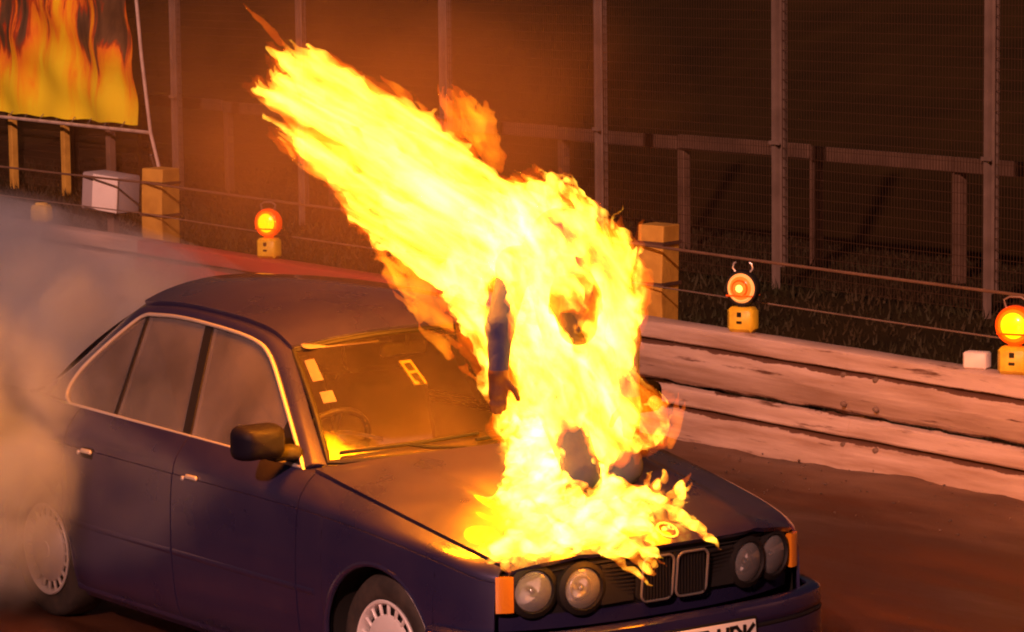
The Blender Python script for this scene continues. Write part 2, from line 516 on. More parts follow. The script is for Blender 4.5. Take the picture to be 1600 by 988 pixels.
# ================================================================== crash barrier
def barrier_material(name, c1, c2, rust):
    m = bpy.data.materials.new(name); m.use_nodes = True
    t = m.node_tree; b = t.nodes['Principled BSDF']
    tc = t.nodes.new('ShaderNodeTexCoord')
    mp = t.nodes.new('ShaderNodeMapping'); mp.inputs['Scale'].default_value = (.25, .25, 3.2)
    t.links.new(tc.outputs['Object'], mp.inputs[0])
    n = t.nodes.new('ShaderNodeTexNoise'); n.inputs['Scale'].default_value = 4.5; n.inputs['Detail'].default_value = 8; n.inputs['Roughness'].default_value = .6
    t.links.new(mp.outputs[0], n.inputs['Vector'])
    r = t.nodes.new('ShaderNodeValToRGB')
    r.color_ramp.elements[0].position = .32; r.color_ramp.elements[0].color = (*c2, 1)
    r.color_ramp.elements[1].position = .60; r.color_ramp.elements[1].color = (*c1, 1)
    t.links.new(n.outputs['Fac'], r.inputs[0])
    # rust: long thin streaks and chips
    n2 = t.nodes.new('ShaderNodeTexNoise'); n2.inputs['Scale'].default_value = 7; n2.inputs['Detail'].default_value = 9; n2.inputs['Roughness'].default_value = .68
    mp2 = t.nodes.new('ShaderNodeMapping'); mp2.inputs['Scale'].default_value = (.22, .22, 3.0); mp2.inputs['Location'].default_value = (3, 1, 7)
    t.links.new(tc.outputs['Object'], mp2.inputs[0]); t.links.new(mp2.outputs[0], n2.inputs['Vector'])
    st = t.nodes.new('ShaderNodeMapRange'); st.inputs[1].default_value = .60; st.inputs[2].default_value = .68
    t.links.new(n2.outputs['Fac'], st.inputs[0])
    mx = t.nodes.new('ShaderNodeMix'); mx.data_type = 'RGBA'; mx.inputs[7].default_value = (*rust, 1)
    # rust creeping out of the three folds, ragged along its edge
    sz = t.nodes.new('ShaderNodeSeparateXYZ'); t.links.new(tc.outputs['Object'], sz.inputs[0])
    last = st.outputs[0]
    n3 = t.nodes.new('ShaderNodeTexNoise'); n3.inputs['Scale'].default_value = 3.2; n3.inputs['Detail'].default_value = 9; n3.inputs['Roughness'].default_value = .7
    mp3 = t.nodes.new('ShaderNodeMapping'); mp3.inputs['Scale'].default_value = (1, 1, .3); t.links.new(tc.outputs['Object'], mp3.inputs[0]); t.links.new(mp3.outputs[0], n3.inputs['Vector'])
    wd = t.nodes.new('ShaderNodeMapRange'); wd.inputs[1].default_value = .35; wd.inputs[2].default_value = .70; wd.inputs[3].default_value = .001; wd.inputs[4].default_value = .026
    t.links.new(n3.outputs['Fac'], wd.inputs[0])
    for zf in (.630, .395, .258):
        sb = t.nodes.new('ShaderNodeMath'); sb.operation = 'SUBTRACT'; sb.inputs[1].default_value = zf; t.links.new(sz.outputs['Z'], sb.inputs[0])
        ab = t.nodes.new('ShaderNodeMath'); ab.operation = 'ABSOLUTE'; t.links.new(sb.outputs[0], ab.inputs[0])
        lt = t.nodes.new('ShaderNodeMath'); lt.operation = 'LESS_THAN'; t.links.new(ab.outputs[0], lt.inputs[0]); t.links.new(wd.outputs[0], lt.inputs[1])
        m_ = t.nodes.new('ShaderNodeMath'); m_.operation = 'MAXIMUM'; t.links.new(last, m_.inputs[0]); t.links.new(lt.outputs[0], m_.inputs[1]); last = m_.outputs[0]
    t.links.new(last, mx.inputs[0]); t.links.new(r.outputs[0], mx.inputs[6]); t.links.new(mx.outputs[2], b.inputs['Base Color'])
    b.inputs['Roughness'].default_value = .55
    bp = t.nodes.new('ShaderNodeBump'); bp.inputs['Strength'].default_value = .5; bp.inputs['Distance'].default_value = .01
    t.links.new(n2.outputs['Fac'], bp.inputs['Height']); t.links.new(bp.outputs[0], b.inputs['Normal'])
    return m
WHITEPAINT = barrier_material('chipped_white_paint', (.66, .53, .47), (.42, .29, .22), (.15, .080, .055))
REDPAINT = barrier_material('faded_red_paint', (.50, .075, .055), (.36, .085, .07), (.16, .06, .045))
RUSTY = material('rusty_steel', (.09, .045, .03), .85, noise=(12, (.05, .028, .02), .4, .7), bump=(40, .4))

UP = [(.700, -.085), (.744, -.085), (.750, -.02), (.749, .030), (.742, .050), (.735, .056), (.652, .062), (.645, .056), (.639, .016), (.633, .014), (.626, .062), (.618, .074), (.600, .082), (.535, .090), (.522, .086), (.430, .052), (.420, .044), (.402, .018), (.398, .012)]
LO = [(.380, .010), (.374, .040), (.364, .050), (.285, .062), (.276, .056), (.266, .014), (.260, .012), (.252, .060), (.244, .072), (.215, .084), (.075, .092), (.060, .086), (.010, .056)]
def wob(s, z): return .006 * math.sin(s * 1.7 + z * 9) + .004 * math.sin(s * 4.3 + z * 17) + .003 * math.sin(s * 9.1 + z * 31)
def beam(prof, s0, s1, off):
    m = MB()
    ns = max(6, int((s1 - s0) / .09))
    rows_f, rows_b = [], []
    for (z, o) in prof:
        edge = z in (prof[-1][0],) or z < .012
        rows_f.append([bg(s, -(o + off + wob(s, z)), max(.006, z + (.006 * math.sin(s * 13 + z * 50) + .005 * math.sin(s * 29 + z * 11)) * (1 if z in (.398, .380, .266, .639, .402) else .12))) for s in np.linspace(s0, s1, ns)])
    for (z, o) in reversed(prof):
        rows_b.append([bg(s, -(o + off + wob(s, z)) + .012, max(.006, z)) for s in np.linspace(s0, s1, ns)])
    a = np.array([[tuple(p) for p in r] for r in rows_f + rows_b + rows_f[:1]])
    m.grid(a)
    k = a.shape[1]
    return m
br = empty('crash_barrier', tuple(bg(1.5, 0)))
tag(br, 'long double-beam steel crash barrier, chipped white paint with a red stretch', 'crash barrier')
JOINTS = [-19, -15.2, -11.6, -7.95, -4.25, .25, 4.15, 7.9, 11.6]
for i in range(len(JOINTS) - 1):
    red = i == 4
    mat = REDPAINT if red else WHITEPAINT
    for pr in (UP, LO):
        o = beam(pr, JOINTS[i] - .08, JOINTS[i + 1] + .06, .004 * (i % 2)).build('beam', mat, br, sharp=28)
        if red: o['label'] = 'beam painted faded red'
    for s_ in (JOINTS[i] + .05, JOINTS[i] + .32):                      # splice bolts
        for z_ in (.62, .46, .235, .12):
            b_ = MB(); b_.lathe([(.0, .016), (.012, .014), (.016, .004), (.016, -.01)], (0, 0, 0), 'y', 8, -1)
            off = .07
            b_.v = [tuple(bg(s_, -off - .008, z_) + BROT @ Vector(v)) for v in b_.v]
            b_.build('bolt', GALV, br)
for s_ in np.arange(-18, 11, 1.85):
    p = MB(); p.box(bg(s_, .085, .35), (.11, .12, .70), BROT)
    p.build('post', GALV, br, smooth=False)

# ================================================================== rails and timber posts behind the barrier
def timber(s_, n_, top, wd, dp, label, grp='timber marker posts behind the barrier'):
    e = MB()
    nz = 7
    ring = []
    for k in range(nz):
        z = top * k / (nz - 1)
        j = .006 * math.sin(k * 2.1 + s_)
        ring.append([(-wd / 2 + j, -dp / 2, z), (wd / 2 + j * .5, -dp / 2 + j, z), (wd / 2, dp / 2, z), (-wd / 2, dp / 2 + j, z)])
    vs = [v for r_ in ring for v in r_]
    fs = [(i * 4 + a, i * 4 + (a + 1) % 4, (i + 1) * 4 + (a + 1) % 4, (i + 1) * 4 + a) for i in range(nz - 1) for a in range(4)]
    fs += [(0, 3, 2, 1), tuple((nz - 1) * 4 + a for a in range(4))]
    e.add(vs, fs)
    o = e.build('timber_post', WOOD, None, smooth=False)
    o.location = bg(s_, n_, 0); o.rotation_euler = (0, R(1.2), TH + R(18))
    bm = o.modifiers.new('edge', 'BEVEL'); bm.width = .008; bm.segments = 2
    tag(o, label, 'post', grp)
    for z in (top - .11, top - .36):
        k = MB(); k.box((0, 0, 0), (wd + .02, dp + .02, .022))
        q = k.build('strap', RUSTY, None, smooth=False)
        q.parent = o; q.location = (0, 0, z)
    return o
timber(-4.66, .38, 1.25, .22, .20, 'square yellow timber post at the red barrier end, under the flame banner')
timber(1.85, .38, 1.26, .19, .18, 'square yellow timber post half hidden by the fire, beside the white barrier')

def sag(p0, p1, drop, n=40):
    return [Vector(p0).lerp(Vector(p1), k / n) - Vector((0, 0, drop * 4 * (k / n) * (1 - k / n))) for k in range(n + 1)]
for z_, r_, lab in ((1.142, .009, 'dull upper rail rope strung behind the barrier between the timber posts'), (.90, .005, 'thin lower wire strung behind the barrier between the timber posts')):
    c_ = MB()
    for (a_, b_) in ((-12, -4.66), (-4.66, 1.85), (1.85, 8.8)):
        c_.tube(sag(bg(a_, .38 - .12, z_), bg(b_, .38 - .12, z_), .018), r_, 8)
    tag(c_.build('rail_rope' if z_ > 1 else 'wire', GALV if z_ < 1 else DULLWOOD), lab, 'rope' if z_ > 1 else 'wire')

# ================================================================== catch fence
fence = empty('catch_fence', tuple(bg(-6, 5.7)))
tag(fence, 'tall catch fence of fine welded mesh on slim steel posts', 'fence')
PS = [-22.2, -19.6, -17.0, -14.39, -11.6, -8.82, -6.22, -3.63, -1.0, 1.62, 4.3]
for k, s_ in enumerate(PS):
    p = MB()
    hgt = 3.6
    wd = .052 if k % 2 else .042
    p.box(bg(s_ - wd * .55, 5.7, hgt / 2), (wd, .05, hgt), BROT)
    p.box(bg(s_ + wd * .75, 5.73, hgt / 2 + .1), (wd * .8, .05, hgt - .2), BROT)
    p.box(bg(s_, 5.66, 1.25), (wd * 2.6, .012, .03), BROT)
    p.build('post', GALV, fence, smooth=False)
for k in range(len(PS) - 1):
    a_, b_ = PS[k] + .06, PS[k + 1] - .06
    p = MB()
    def thin(p0, p1, r_):
        p0, p1 = Vector(p0), Vector(p1); t_ = (p1 - p0).normalized(); x_ = BN; y_ = t_.cross(x_)
        v = [q + (x_ * cx + y_ * cy_) * r_ for q in (p0, p1) for (cx, cy_) in ((1, 1), (-1, 1), (-1, -1), (1, -1))]
        p.add(v, [(i, (i + 1) % 4, 4 + (i + 1) % 4, 4 + i) for i in range(4)])
    for s_ in np.arange(a_, b_ + .001, .036): thin(bg(s_, 5.70, .06), bg(s_, 5.70, 3.55), .0021)
    for z_ in np.arange(.06, 3.56, .082): thin(bg(a_, 5.704, z_), bg(b_, 5.704, z_), .0024)
    o = p.build('mesh_panel', WIRE, fence, smooth=False)
    o['kind'] = 'stuff'

# spectator fence behind it
sf = empty('spectator_fence', tuple(bg(-5, 7.2)))
tag(sf, 'low pale timber spectator fence behind the tall mesh fence', 'fence')
SP = [-20.2, -18.1, -15.9, -13.5, -11.1, -8.96, -6.95, -4.96, -3.03, -.85, 1.3, 3.5]
for k, s_ in enumerate(SP):
    p = MB(); p.box(bg(s_, 7.2, .52), (.105, .09, 1.04), BROT, .008)
    p.build('post', DULLWOOD, sf, smooth=False)
    if k < len(SP) - 1:
        L = SP[k + 1] - s_
        q = MB(); q.box(bg(s_ + L / 2, 7.135, 1.03 + .01 * math.sin(k * 2.3)), (L - .03, .04, .13), BROT, .006)
        q.build('rail', DULLWOOD, sf, smooth=False)

# ================================================================== banner with a printed picture of flames
def banner_material():
    m = bpy.data.materials.new('printed_flame_banner'); m.use_nodes = True
    t = m.node_tree; b = t.nodes['Principled BSDF']
    tc = t.nodes.new('ShaderNodeTexCoord')
    mp = t.nodes.new('ShaderNodeMapping'); mp.inputs['Scale'].default_value = (1.5, 1, .32); mp.inputs['Rotation'].default_value = (0, R(-8), 0)
    t.links.new(tc.outputs['Object'], mp.inputs[0])
    n = t.nodes.new('ShaderNodeTexNoise'); n.inputs['Scale'].default_value = 1.7; n.inputs['Detail'].default_value = 6; n.inputs['Roughness'].default_value = .6; n.inputs['Distortion'].default_value = .9
    t.links.new(mp.outputs[0], n.inputs['Vector'])
    # printed tongues leave dark gaps towards the top and along the bottom hem of the picture
    sp = t.nodes.new('ShaderNodeSeparateXYZ'); t.links.new(tc.outputs['Object'], sp.inputs[0])
    g = t.nodes.new('ShaderNodeMapRange'); g.inputs[1].default_value = 1.0; g.inputs[2].default_value = 1.9; g.inputs[3].default_value = .13; g.inputs[4].default_value = -.17
    t.links.new(sp.outputs['Z'], g.inputs[0])
    gx = t.nodes.new('ShaderNodeMapRange'); gx.inputs[1].default_value = 2.6; gx.inputs[2].default_value = 4.05; gx.inputs[3].default_value = .04; gx.inputs[4].default_value = -.10
    t.links.new(sp.outputs['X'], gx.inputs[0])
    ad = t.nodes.new('ShaderNodeMath'); t.links.new(n.outputs['Fac'], ad.inputs[0]); t.links.new(g.outputs[0], ad.inputs[1])
    ad2 = t.nodes.new('ShaderNodeMath'); t.links.new(ad.outputs[0], ad2.inputs[0]); t.links.new(gx.outputs[0], ad2.inputs[1])
    r = t.nodes.new('ShaderNodeValToRGB'); cr_ = r.color_ramp
    cr_.elements[0].position = .22; cr_.elements[0].color = (.07, .05, .03, 1)
    cr_.elements[1].position = .64; cr_.elements[1].color = (1.0, .90, .03, 1)
    for pos, c in ((.30, (.16, .10, .05, 1)), (.335, (.45, .07, .02, 1)), (.37, (.95, .27, .03, 1)), (.43, (1.0, .45, .02, 1)), (.51, (1.0, .68, .02, 1))):
        e = cr_.elements.new(pos); e.color = c
    t.links.new(ad2.outputs[0], r.inputs[0]); t.links.new(r.outputs[0], b.inputs['Base Color'])
    b.inputs['Roughness'].default_value = .45
    return m
bn = empty('banner', tuple(bg(-18.6, 5.4)), TH)
tag(bn, 'hanging banner printed with orange and yellow flames on a pale pole frame', 'banner')
PALEPOLE = material('pale_pole', (.60, .50, .44), .5, noise=(8, (.42, .33, .28), .4, .7))
def child_local(mb, name, mat, parent, **kw):
    o = mb.build(name, mat, None, **kw); o.parent = parent; return o
sh = MB()
cols, rws = 40, 24
Gf = []
for i in range(rws):
    z_ = .93 + 1.75 * i / (rws - 1)
    Gf.append([((3.86 - .16 * (z_ - .93)) * j / (cols - 1), .03 * math.sin(j * .55) + .02 * math.sin(i * .7 + j * .3), z_ + .01 * math.sin(j * .8)) for j in range(cols)])
Gb = [[(p[0], p[1] + .006, p[2]) for p in row] for row in Gf]
sh.grid(Gf); sh.grid([r_[::-1] for r_ in Gb])
child_local(sh, 'printed_sheet', banner_material(), bn)
fr = MB(); fr.tube([(-.1, -.05, .885), (4.27, -.05, .865)], .02, 8); child_local(fr, 'bottom_rail', PALEPOLE, bn)
fr = MB(); fr.tube([(-.1, -.05, 2.75), (3.9, -.05, 2.75)], .02, 8); child_local(fr, 'top_rail', PALEPOLE, bn)
fr = MB(); fr.tube([(4.68, -.05, .0), (4.27, -.05, .87), (4.1, -.05, 1.7), (3.95, -.05, 2.75)], .02, 8); child_local(fr, 'side_pole', PALEPOLE, bn)
fr = MB(); fr.tube([(4.27, -.05, .62), (3.95, .3, .0)], .014, 8); child_local(fr, 'brace', GALV, bn)
for x_ in (.35, 1.78, 2.95):
    fr = MB(); fr.box((x_, .12, .46 if x_ > 2 else .95), (.10, .08, .92 if x_ > 2 else 1.9), None, .006); child_local(fr, 'timber_leg', DULLWOOD if x_ > 2 else WOOD, bn, smooth=False)
for i in range(9):
    fr = MB(); fr.tube([(.2 + i * .42, .0, .96), (.2 + i * .42, -.06, .885)], .005, 6); child_local(fr, 'tie', CARD, bn)

# ================================================================== amber lamps on the barrier
LENS_ON = material('amber_lens_lit', (.9, .3, .02), .25, coat=1.0, emit=((1.0, .50, .0), 2.4))
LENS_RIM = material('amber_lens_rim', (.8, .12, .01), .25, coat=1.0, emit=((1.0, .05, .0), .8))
LENS_EDGE = material('amber_lens_edge', (.9, .2, .02), .25, coat=1.0, emit=((1.0, .12, .0), 1.5))
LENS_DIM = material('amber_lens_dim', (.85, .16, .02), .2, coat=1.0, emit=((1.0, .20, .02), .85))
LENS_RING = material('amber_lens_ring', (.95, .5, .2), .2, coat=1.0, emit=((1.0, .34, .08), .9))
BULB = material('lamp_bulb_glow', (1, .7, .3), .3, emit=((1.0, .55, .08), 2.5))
def lamp(s_, n_, z_, label, lit, yaw):
    e = empty('warning_lamp', tuple(bg(s_, n_, z_)), TH + yaw)
    tag(e, label, 'warning lamp', 'amber warning lamps on the barrier')
    def part(mb, name, mat, **kw):
        o = mb.build(name, mat, None, **kw); o.parent = e; return o
    b = MB(); b.box((0, 0, .073), (.165, .11, .146), None, .022); part(b, 'case', LAMPYELLOW, sharp=60)
    for (zz, hw, hh) in ((.105, .014, .014), (.06, .017, .008)):
        b = MB(); b.box((0, -.056, zz), (hw * 2, .006, hh * 2), None, .003); part(b, 'keyhole' if zz > .1 else 'switch_slot', INK, smooth=False)
    b = MB(); b.box((0, 0, .155), (.06, .05, .03), None, .008); part(b, 'neck', LENS_RIM if lit else TRIMBLACK)
    c = (0, 0, .255); rr = .098
    b = MB(); b.lathe([(rr, -.03), (rr + .006, -.012), (rr + .006, .012), (rr, .03), (rr - .012, .03), (rr - .012, -.03), (rr, -.03)], c, 'y', 40); part(b, 'lens_ring', LENS_RIM if lit else TRIMBLACK)
    for sg in (-1, 1):
        b = MB(); b.lathe([(rr - .030, .034), (.05, .047), (.025, .053), (0.0, .055)], c, 'y', 40, sg)
        part(b, 'lens', LENS_ON if lit else LENS_DIM)
        b = MB(); b.lathe([(rr - .012, .022), (rr - .030, .034)], c, 'y', 40, sg); part(b, 'lens_edge', LENS_EDGE if lit else LENS_RING)
        if not lit:
            for r1, mt in ((.080, LENS_RING), (.052, LENS_RIM), (.022, BULB)):
                b = MB()
                dd = {.080: .036, .052: .049, .022: .057}[r1]
                b.lathe([(r1 - (.011 if r1 > .03 else .022), dd + .002), (r1 - .004, dd + .004), (r1, dd - .004)], c, 'y', 36, sg)
                part(b, 'lens_prism', mt)
        b = MB(); b.box((c[0], sg * .05, c[2] - .042), (2 * rr - .03, .016, .009), None, .003); part(b, 'lens_bar', LENS_RIM)
    b = MB()
    if lit: b.tube([(-.05, 0, .345), (-.062, 0, .385), (-.03, 0, .402), (.03, 0, .402), (.062, 0, .385), (.05, 0, .345)], .006, 8); part(b, 'handle', GALV)
    else:
        for sg in (-1, 1):
            b = MB(); b.tube([(sg * .045, 0, .345), (sg * .062, 0, .368), (sg * .055, 0, .395), (sg * .042, 0, .402)], .006, 8); part(b, 'handle', CHROME)
YAWL = R(28)
lamp(-2.32, .03, .748, 'lit amber lamp standing on the red stretch of barrier', True, YAWL)
lamp(3.17, .03, .748, 'dim amber lamp with ringed lens on the white barrier', False, YAWL)
lamp(5.45, .03, .748, 'bright lit amber lamp at the edge of the picture beside a pale block', True, YAWL)
b = MB(); b.box((0, 0, .045), (.13, .09, .09), None, .01)
o = b.build('pale_block', WHITEBOX, None, sharp=60); o.location = bg(5.17, .02, .749); o.rotation_euler = (0, 0, TH + YAWL)
tag(o, 'small pale block on the barrier top next to the bright lamp', 'block')
# box and spare lamp near the yellow post
e = empty('switch_box', tuple(bg(-5.62, .45)), TH + R(20))
tag(e, 'tilted white fronted switch box on a stake beside the yellow timber post', 'box')
b = MB(); b.box((0, 0, 0), (.40, .26, .30), Matrix.Rotation(R(5), 3, 'Y'), .012); o = b.build('case', GREYBOX, None, sharp=60); o.parent = e; o.location = (0, 0, 1.0)
b = MB(); b.box((.07, -.142, .0), (.27, .02, .29), Matrix.Rotation(R(5), 3, 'Y'), .006); o = b.build('front_board', WHITEBOX, None, sharp=60); o.parent = e; o.location = (0, 0, 1.0)
b = MB(); b.box((.02, .0, .43), (.07, .07, .86), None, .006); o = b.build('stake', DULLWOOD, None, smooth=False); o.parent = e
b = MB(); b.box((0, 0, .073), (.165, .11, .146), None, .022); b.box((0, 0, .152), (.09, .06, .02), None, .006)
o = b.build('lamp_case', LAMPYELLOW, None, sharp=60); o.location = bg(-6.05, .04, .749); o.rotation_euler = (0, 0, TH + YAWL)
tag(o, 'dull yellow lamp case without a lens, on the smoky end of the barrier', 'lamp case')

# ================================================================== the car
car = empty('car', (0, 0, 0))
tag(car, 'dark navy four-door saloon with twin round headlights, a burning person on its bonnet', 'car')
zbf = curve([.64, .55, .3, 0, -.3, -.55, -1.4, -2.5, -2.9, -3.4, -3.85], [.712, .738, .79, .845, .895, .932, .958, .975, .985, .975, .945])
ybf = curve([.64, .55, .3, 0, -.6, -1.4, -2.5, -3.0, -3.5, -3.85], [.695, .722, .752, .768, .776, .776, .768, .752, .73, .69])
Wf = curve([.64, .60, .5, .3, 0, -.5, -1.4, -2.3, -2.8, -3.3, -3.7, -3.87], [.735, .768, .806, .842, .866, .872, .875, .872, .868, .845, .79, .72])
zcf = curve([.66, .4, 0, -.5, -1.3, -2.5, -3.85], [.655, .715, .770, .798, .810, .820, .80])
zcen = curve([.78, .74, .5, .2, 0, -.3, -.4], [.760, .776, .834, .892, .925, .980, .995])
def xnose(y): return .765 - .135 * (np.abs(y) / .70) ** 2.6
LOWFR = [0, .05, .10, .16, .24, .34, .46, .58, .70, .82, .92, 1.0]
OFFS = curve([0, .09, .2, .4, .6, .8, 1], [-.085, -.042, -.02, -.006, 0, -.003, -.012])
UPS = [.14, .28, .42, .56, .70, .82, .92, 1.0]
ARCH_R, AX = .352, (.035, -2.715)
def side_point(x, z):
    W, zc, zb, yb = float(Wf(x)), float(zcf(x)), float(zbf(x)), float(ybf(x))
    if z <= zc: return W + float(OFFS((z - .16) / (zc - .16)))
    s = min(1, (z - zc) / (zb - zc))
    return (W - .018) - (W - .018 - yb) * s ** 1.8
def side_columns(x0, x1):
    xs = list(np.linspace(x0, x1, max(6, int(abs(x1 - x0) / .045))))
    for c in AX:
        for k in range(0, 33):
            x = c + (ARCH_R - 1e-4) * math.cos(math.pi * k / 32)
            if min(x0, x1) < x < max(x0, x1): xs.append(x)
        for x in (c + ARCH_R + 1e-4, c - ARCH_R - 1e-4):
            if min(x0, x1) < x < max(x0, x1): xs.append(x)
    return sorted(set(round(x, 6) for x in xs))
def side_panel(x0, x1, sg, inset=0.0, skew=0.0, low=.16):
    cols_ = []
    for x in side_columns(x0, x1):
        zl = low
        for c in AX:
            if abs(x - c) < ARCH_R: zl = .31 + math.sqrt(ARCH_R ** 2 - (x - c) ** 2)
        W, zc, zb, yb = float(Wf(x)), float(zcf(x)), float(zbf(x)), float(ybf(x))
        col = []
        for fr_ in LOWFR:
            z = zl + (zc - zl) * fr_
            col.append((x, (W + float(OFFS((z - .16) / (zc - .16))) - inset), z))
        col.append((x, W - .023 - inset, zc + .005))
        col.append((x, W - .018 - inset, zc + .012))
        for s in UPS:
            z = zc + .012 + (zb - zc - .012) * s
            col.append((x, (W - .018) - (W - .018 - yb) * s ** 1.8 - inset, z - (inset if s > .9 else 0)))
        cols_.append([(p[0], sg * p[1], p[2]) for p in col])
    g = np.array(cols_)
    return g if sg < 0 else g[:, ::-1]
GAP = .0045
def solid(o, th=.012, off=-1):
    m = o.modifiers.new('thickness', 'SOLIDIFY'); m.thickness = th; m.offset = off
    m = o.modifiers.new('split', 'EDGE_SPLIT'); m.split_angle = R(50)
    return o
SPLITS = {'front_wing': (-.50, .638), 'front_door': (-1.47, -.50), 'rear_door': (-2.42, -1.47), 'rear_wing': (-3.85, -2.42)}
doors = {}
for sg in (-1, 1):
    sh = MB(); sh.grid(side_panel(-3.84, .62, sg, .022)); sh.build('inner_shell', DARK, car)
    for nm, (x0, x1) in SPLITS.items():
        g = MB(); g.grid(side_panel(x0 + GAP, x1 - (GAP if nm != 'front_wing' else 0), sg))
        o = g.build(nm, PAINT, car, sharp=50)
        solid(o, .012, -1)
        doors[nm, sg] = o
# wheel arch lips
for sg in (-1, 1):
    for i, c in enumerate(AX):
        lip = MB(); pts = []
        for k in range(41):
            a = R(-14) + (math.pi + R(28)) * k / 40
            x, z = c + (ARCH_R + .002) * math.cos(a), .31 + (ARCH_R + .002) * math.sin(a)
            pts.append((x, sg * (side_point(min(.63, x), max(z, .17)) + .001), z))
        lip.tube(pts, .014, 8)
        o = lip.build('arch_lip', PAINT, doors['front_wing' if i == 0 else 'rear_wing', sg])
        # wheel well
        wl = MB(); wl.lathe([(ARCH_R + .01, .0), (ARCH_R + .01, -.40), (.0, -.40)], (c, sg * .835, .31), 'y', 32, sg, R(-12), math.pi + R(12))
        wl.build('wheel_well', DARK, car)
# bonnet
def bonnet_pt(u, v, lift=0.0):
    """u across -1..1, v 0 rear .. 1 front"""
    xr = -.315 - .215 * u * u
    xf = float(xnose(u * .69)) + .018
    x = xr + (xf - xr) * v
    y = u * (float(ybf(min(x, .64))) - .014)
    zb, zc_ = float(zbf(min(x, .64))), float(zcen(x))
    z = zb + (zc_ - zb) * (1 - abs(u) ** 2.3)
    z += .010 * math.exp(-((abs(u) - .62) / .05) ** 2) * min(1, 4 * v) * (1 - v * .4)       # pressed crease
    if v > .93: z -= .020 * ((v - .93) / .07) ** 2                                          # rolled front edge
    return (x, y, z + lift)
us = np.linspace(-1, 1, 61); vs_ = np.concatenate([np.linspace(0, .9, 32), np.linspace(.915, 1, 9)])
g = MB(); g.grid([[bonnet_pt(u, v) for u in us] for v in vs_])
bonnet = g.build('bonnet', PAINT, car, sharp=60); solid(bonnet, .02, -1)
g = MB(); g.grid([[bonnet_pt(u * .985, v * .985, -.04) for u in us[::3]] for v in vs_[::2]]); g.build('engine_bay_cover', DARK, car)
# badge on the bonnet nose: ringed roundel with quarters
bx = Vector((.735, 0, .787)); tilt = Matrix.Rotation(R(32), 3, 'Y')
def disc(mb, r0, r1, z0, z1, n=36, a0=0, a1=2 * math.pi):
    t_ = MB(); t_.lathe([(r0, z0), (r0, z1), (r1, z1), (r1, z0)], (0, 0, 0), 'z', n, 1, a0, a1)
    mb.add([bx + tilt @ Vector(v) for v in t_.v], t_.f)
b = MB(); disc(b, .036, .045, -.01, .012); badge = b.build('badge', CHROME, bonnet)
b = MB(); disc(b, .0, .036, -.008, .006); b.build('badge_ring', INK, badge)
b = MB(); disc(b, .020, .0225, .0, .009); b.build('badge_inner_ring', CHROME, badge)
BLUE = material('badge_blue', (.03, .12, .45), .3)
for q in range(4):
    b = MB(); disc(b, .0, .020, .0, .0085, 10, R(90 * q), R(90 * q + 90)); b.build('badge_quarter', BLUE if q % 2 else PLATE, badge)
# letter strokes round the badge ring
for q in range(3):
    b = MB(); a = R(90 + (q - 1) * 42); c_ = Vector((math.cos(a) * .029, math.sin(a) * .029, .0075))
    b.box(bx + tilt @ c_, (.008, .005, .003), tilt); b.build('badge_letter', PLATE, badge, smooth=False)

# nose panel with lamps and grilles
def nose_pt(y, z, out=0.0):
    zt = float(zbf(.64)) + (float(zcen(.76)) - float(zbf(.64))) * (1 - (abs(y) / .70) ** 2.3)
    t_ = (zt - z) / .24
    return (float(xnose(y)) - .006 - .030 * t_ + out, y, z)
HL = [(-.590, .627, 'outer'), (-.400, .622, 'inner'), (.400, .622, 'inner'), (.565, .625, 'outer')]
ys = np.linspace(-.715, .715, 131)
g = MB(); g.grid([[nose_pt(y, .47 + (float(zbf(.64)) + (.760 - float(zbf(.64))) * (1 - (abs(y) / .715) ** 2.3) - .022 - .47) * k / 24) for y in ys] for k in range(25)])
def in_lamp(f_):
    c_ = np.mean([g.v[i] for i in f_], 0)
    return any((c_[1] - y) ** 2 + (c_[2] - z) ** 2 < .083 ** 2 for (y, z, _k) in HL)
g.f = [f_ for f_ in g.f if not in_lamp(f_)]
o = g.build('nose_panel', TRIMBLACK, car)
# body coloured valance strip between lamps and bumper
g = MB(); g.grid([[nose_pt(y, .475 + .055 * k / 3, .012) for y in np.linspace(-.70, .70, 49)] for k in range(4)])
o = g.build('valance', PAINT, car); solid(o, .015, -1)
HL = [(-.590, .627, 'outer'), (-.400, .622, 'inner'), (.400, .622, 'inner'), (.565, .625, 'outer')]
for (y, z, kind) in HL:
    x0 = nose_pt(y, z)[0] + .020
    rr = .078
    ang = -math.atan2(2.6 * .135 * (abs(y) / .7) ** 1.6 / .7, 1) * (1 if y > 0 else -1) * -.55
    def lampmesh(prof, n=36):
        t_ = MB(); t_.lathe(prof, (0, 0, 0), 'x', n)
        m_ = Matrix.Rotation(ang, 3, 'Z')
        t_.v = [tuple(Vector((x0, y, z)) + m_ @ Vector(v)) for v in t_.v]
        return t_
    hl = lampmesh([(rr + .026, -.03), (rr + .024, .004), (rr + .013, .010), (rr + .004, .014), (rr, .004), (rr - .002, -.03)]).build('headlight', TRIMBLACK, car)
    lampmesh([((rr - .002) * q_, -.048 * (1 - q_ * q_)) for q_ in (1, .93, .86, .78, .7, .6, .5, .38, .25, .12, 0)]).build('reflector', REFLECTOR, hl)
    lampmesh([(.0, .002), (.007, .0), (.013, -.006), (.017, -.016), (.018, -.045)]).build('bulb_shield', BULBCAP, hl)
    if kind == 'inner': lampmesh([(.040, -.020), (.046, -.012), (.052, -.018)]).build('reflector_ring', CHROME, hl)
    lampmesh([(rr - .001, .003), (rr * .8, .012), (rr * .5, .018), (rr * .2, .021), (.0, .0215)]).build('lens', LENS_GLASS, hl)
    face_to(bpy.data.objects[[c_.name for c_ in hl.children if c_.name.startswith('lens')][0]], (1, 0, 0))
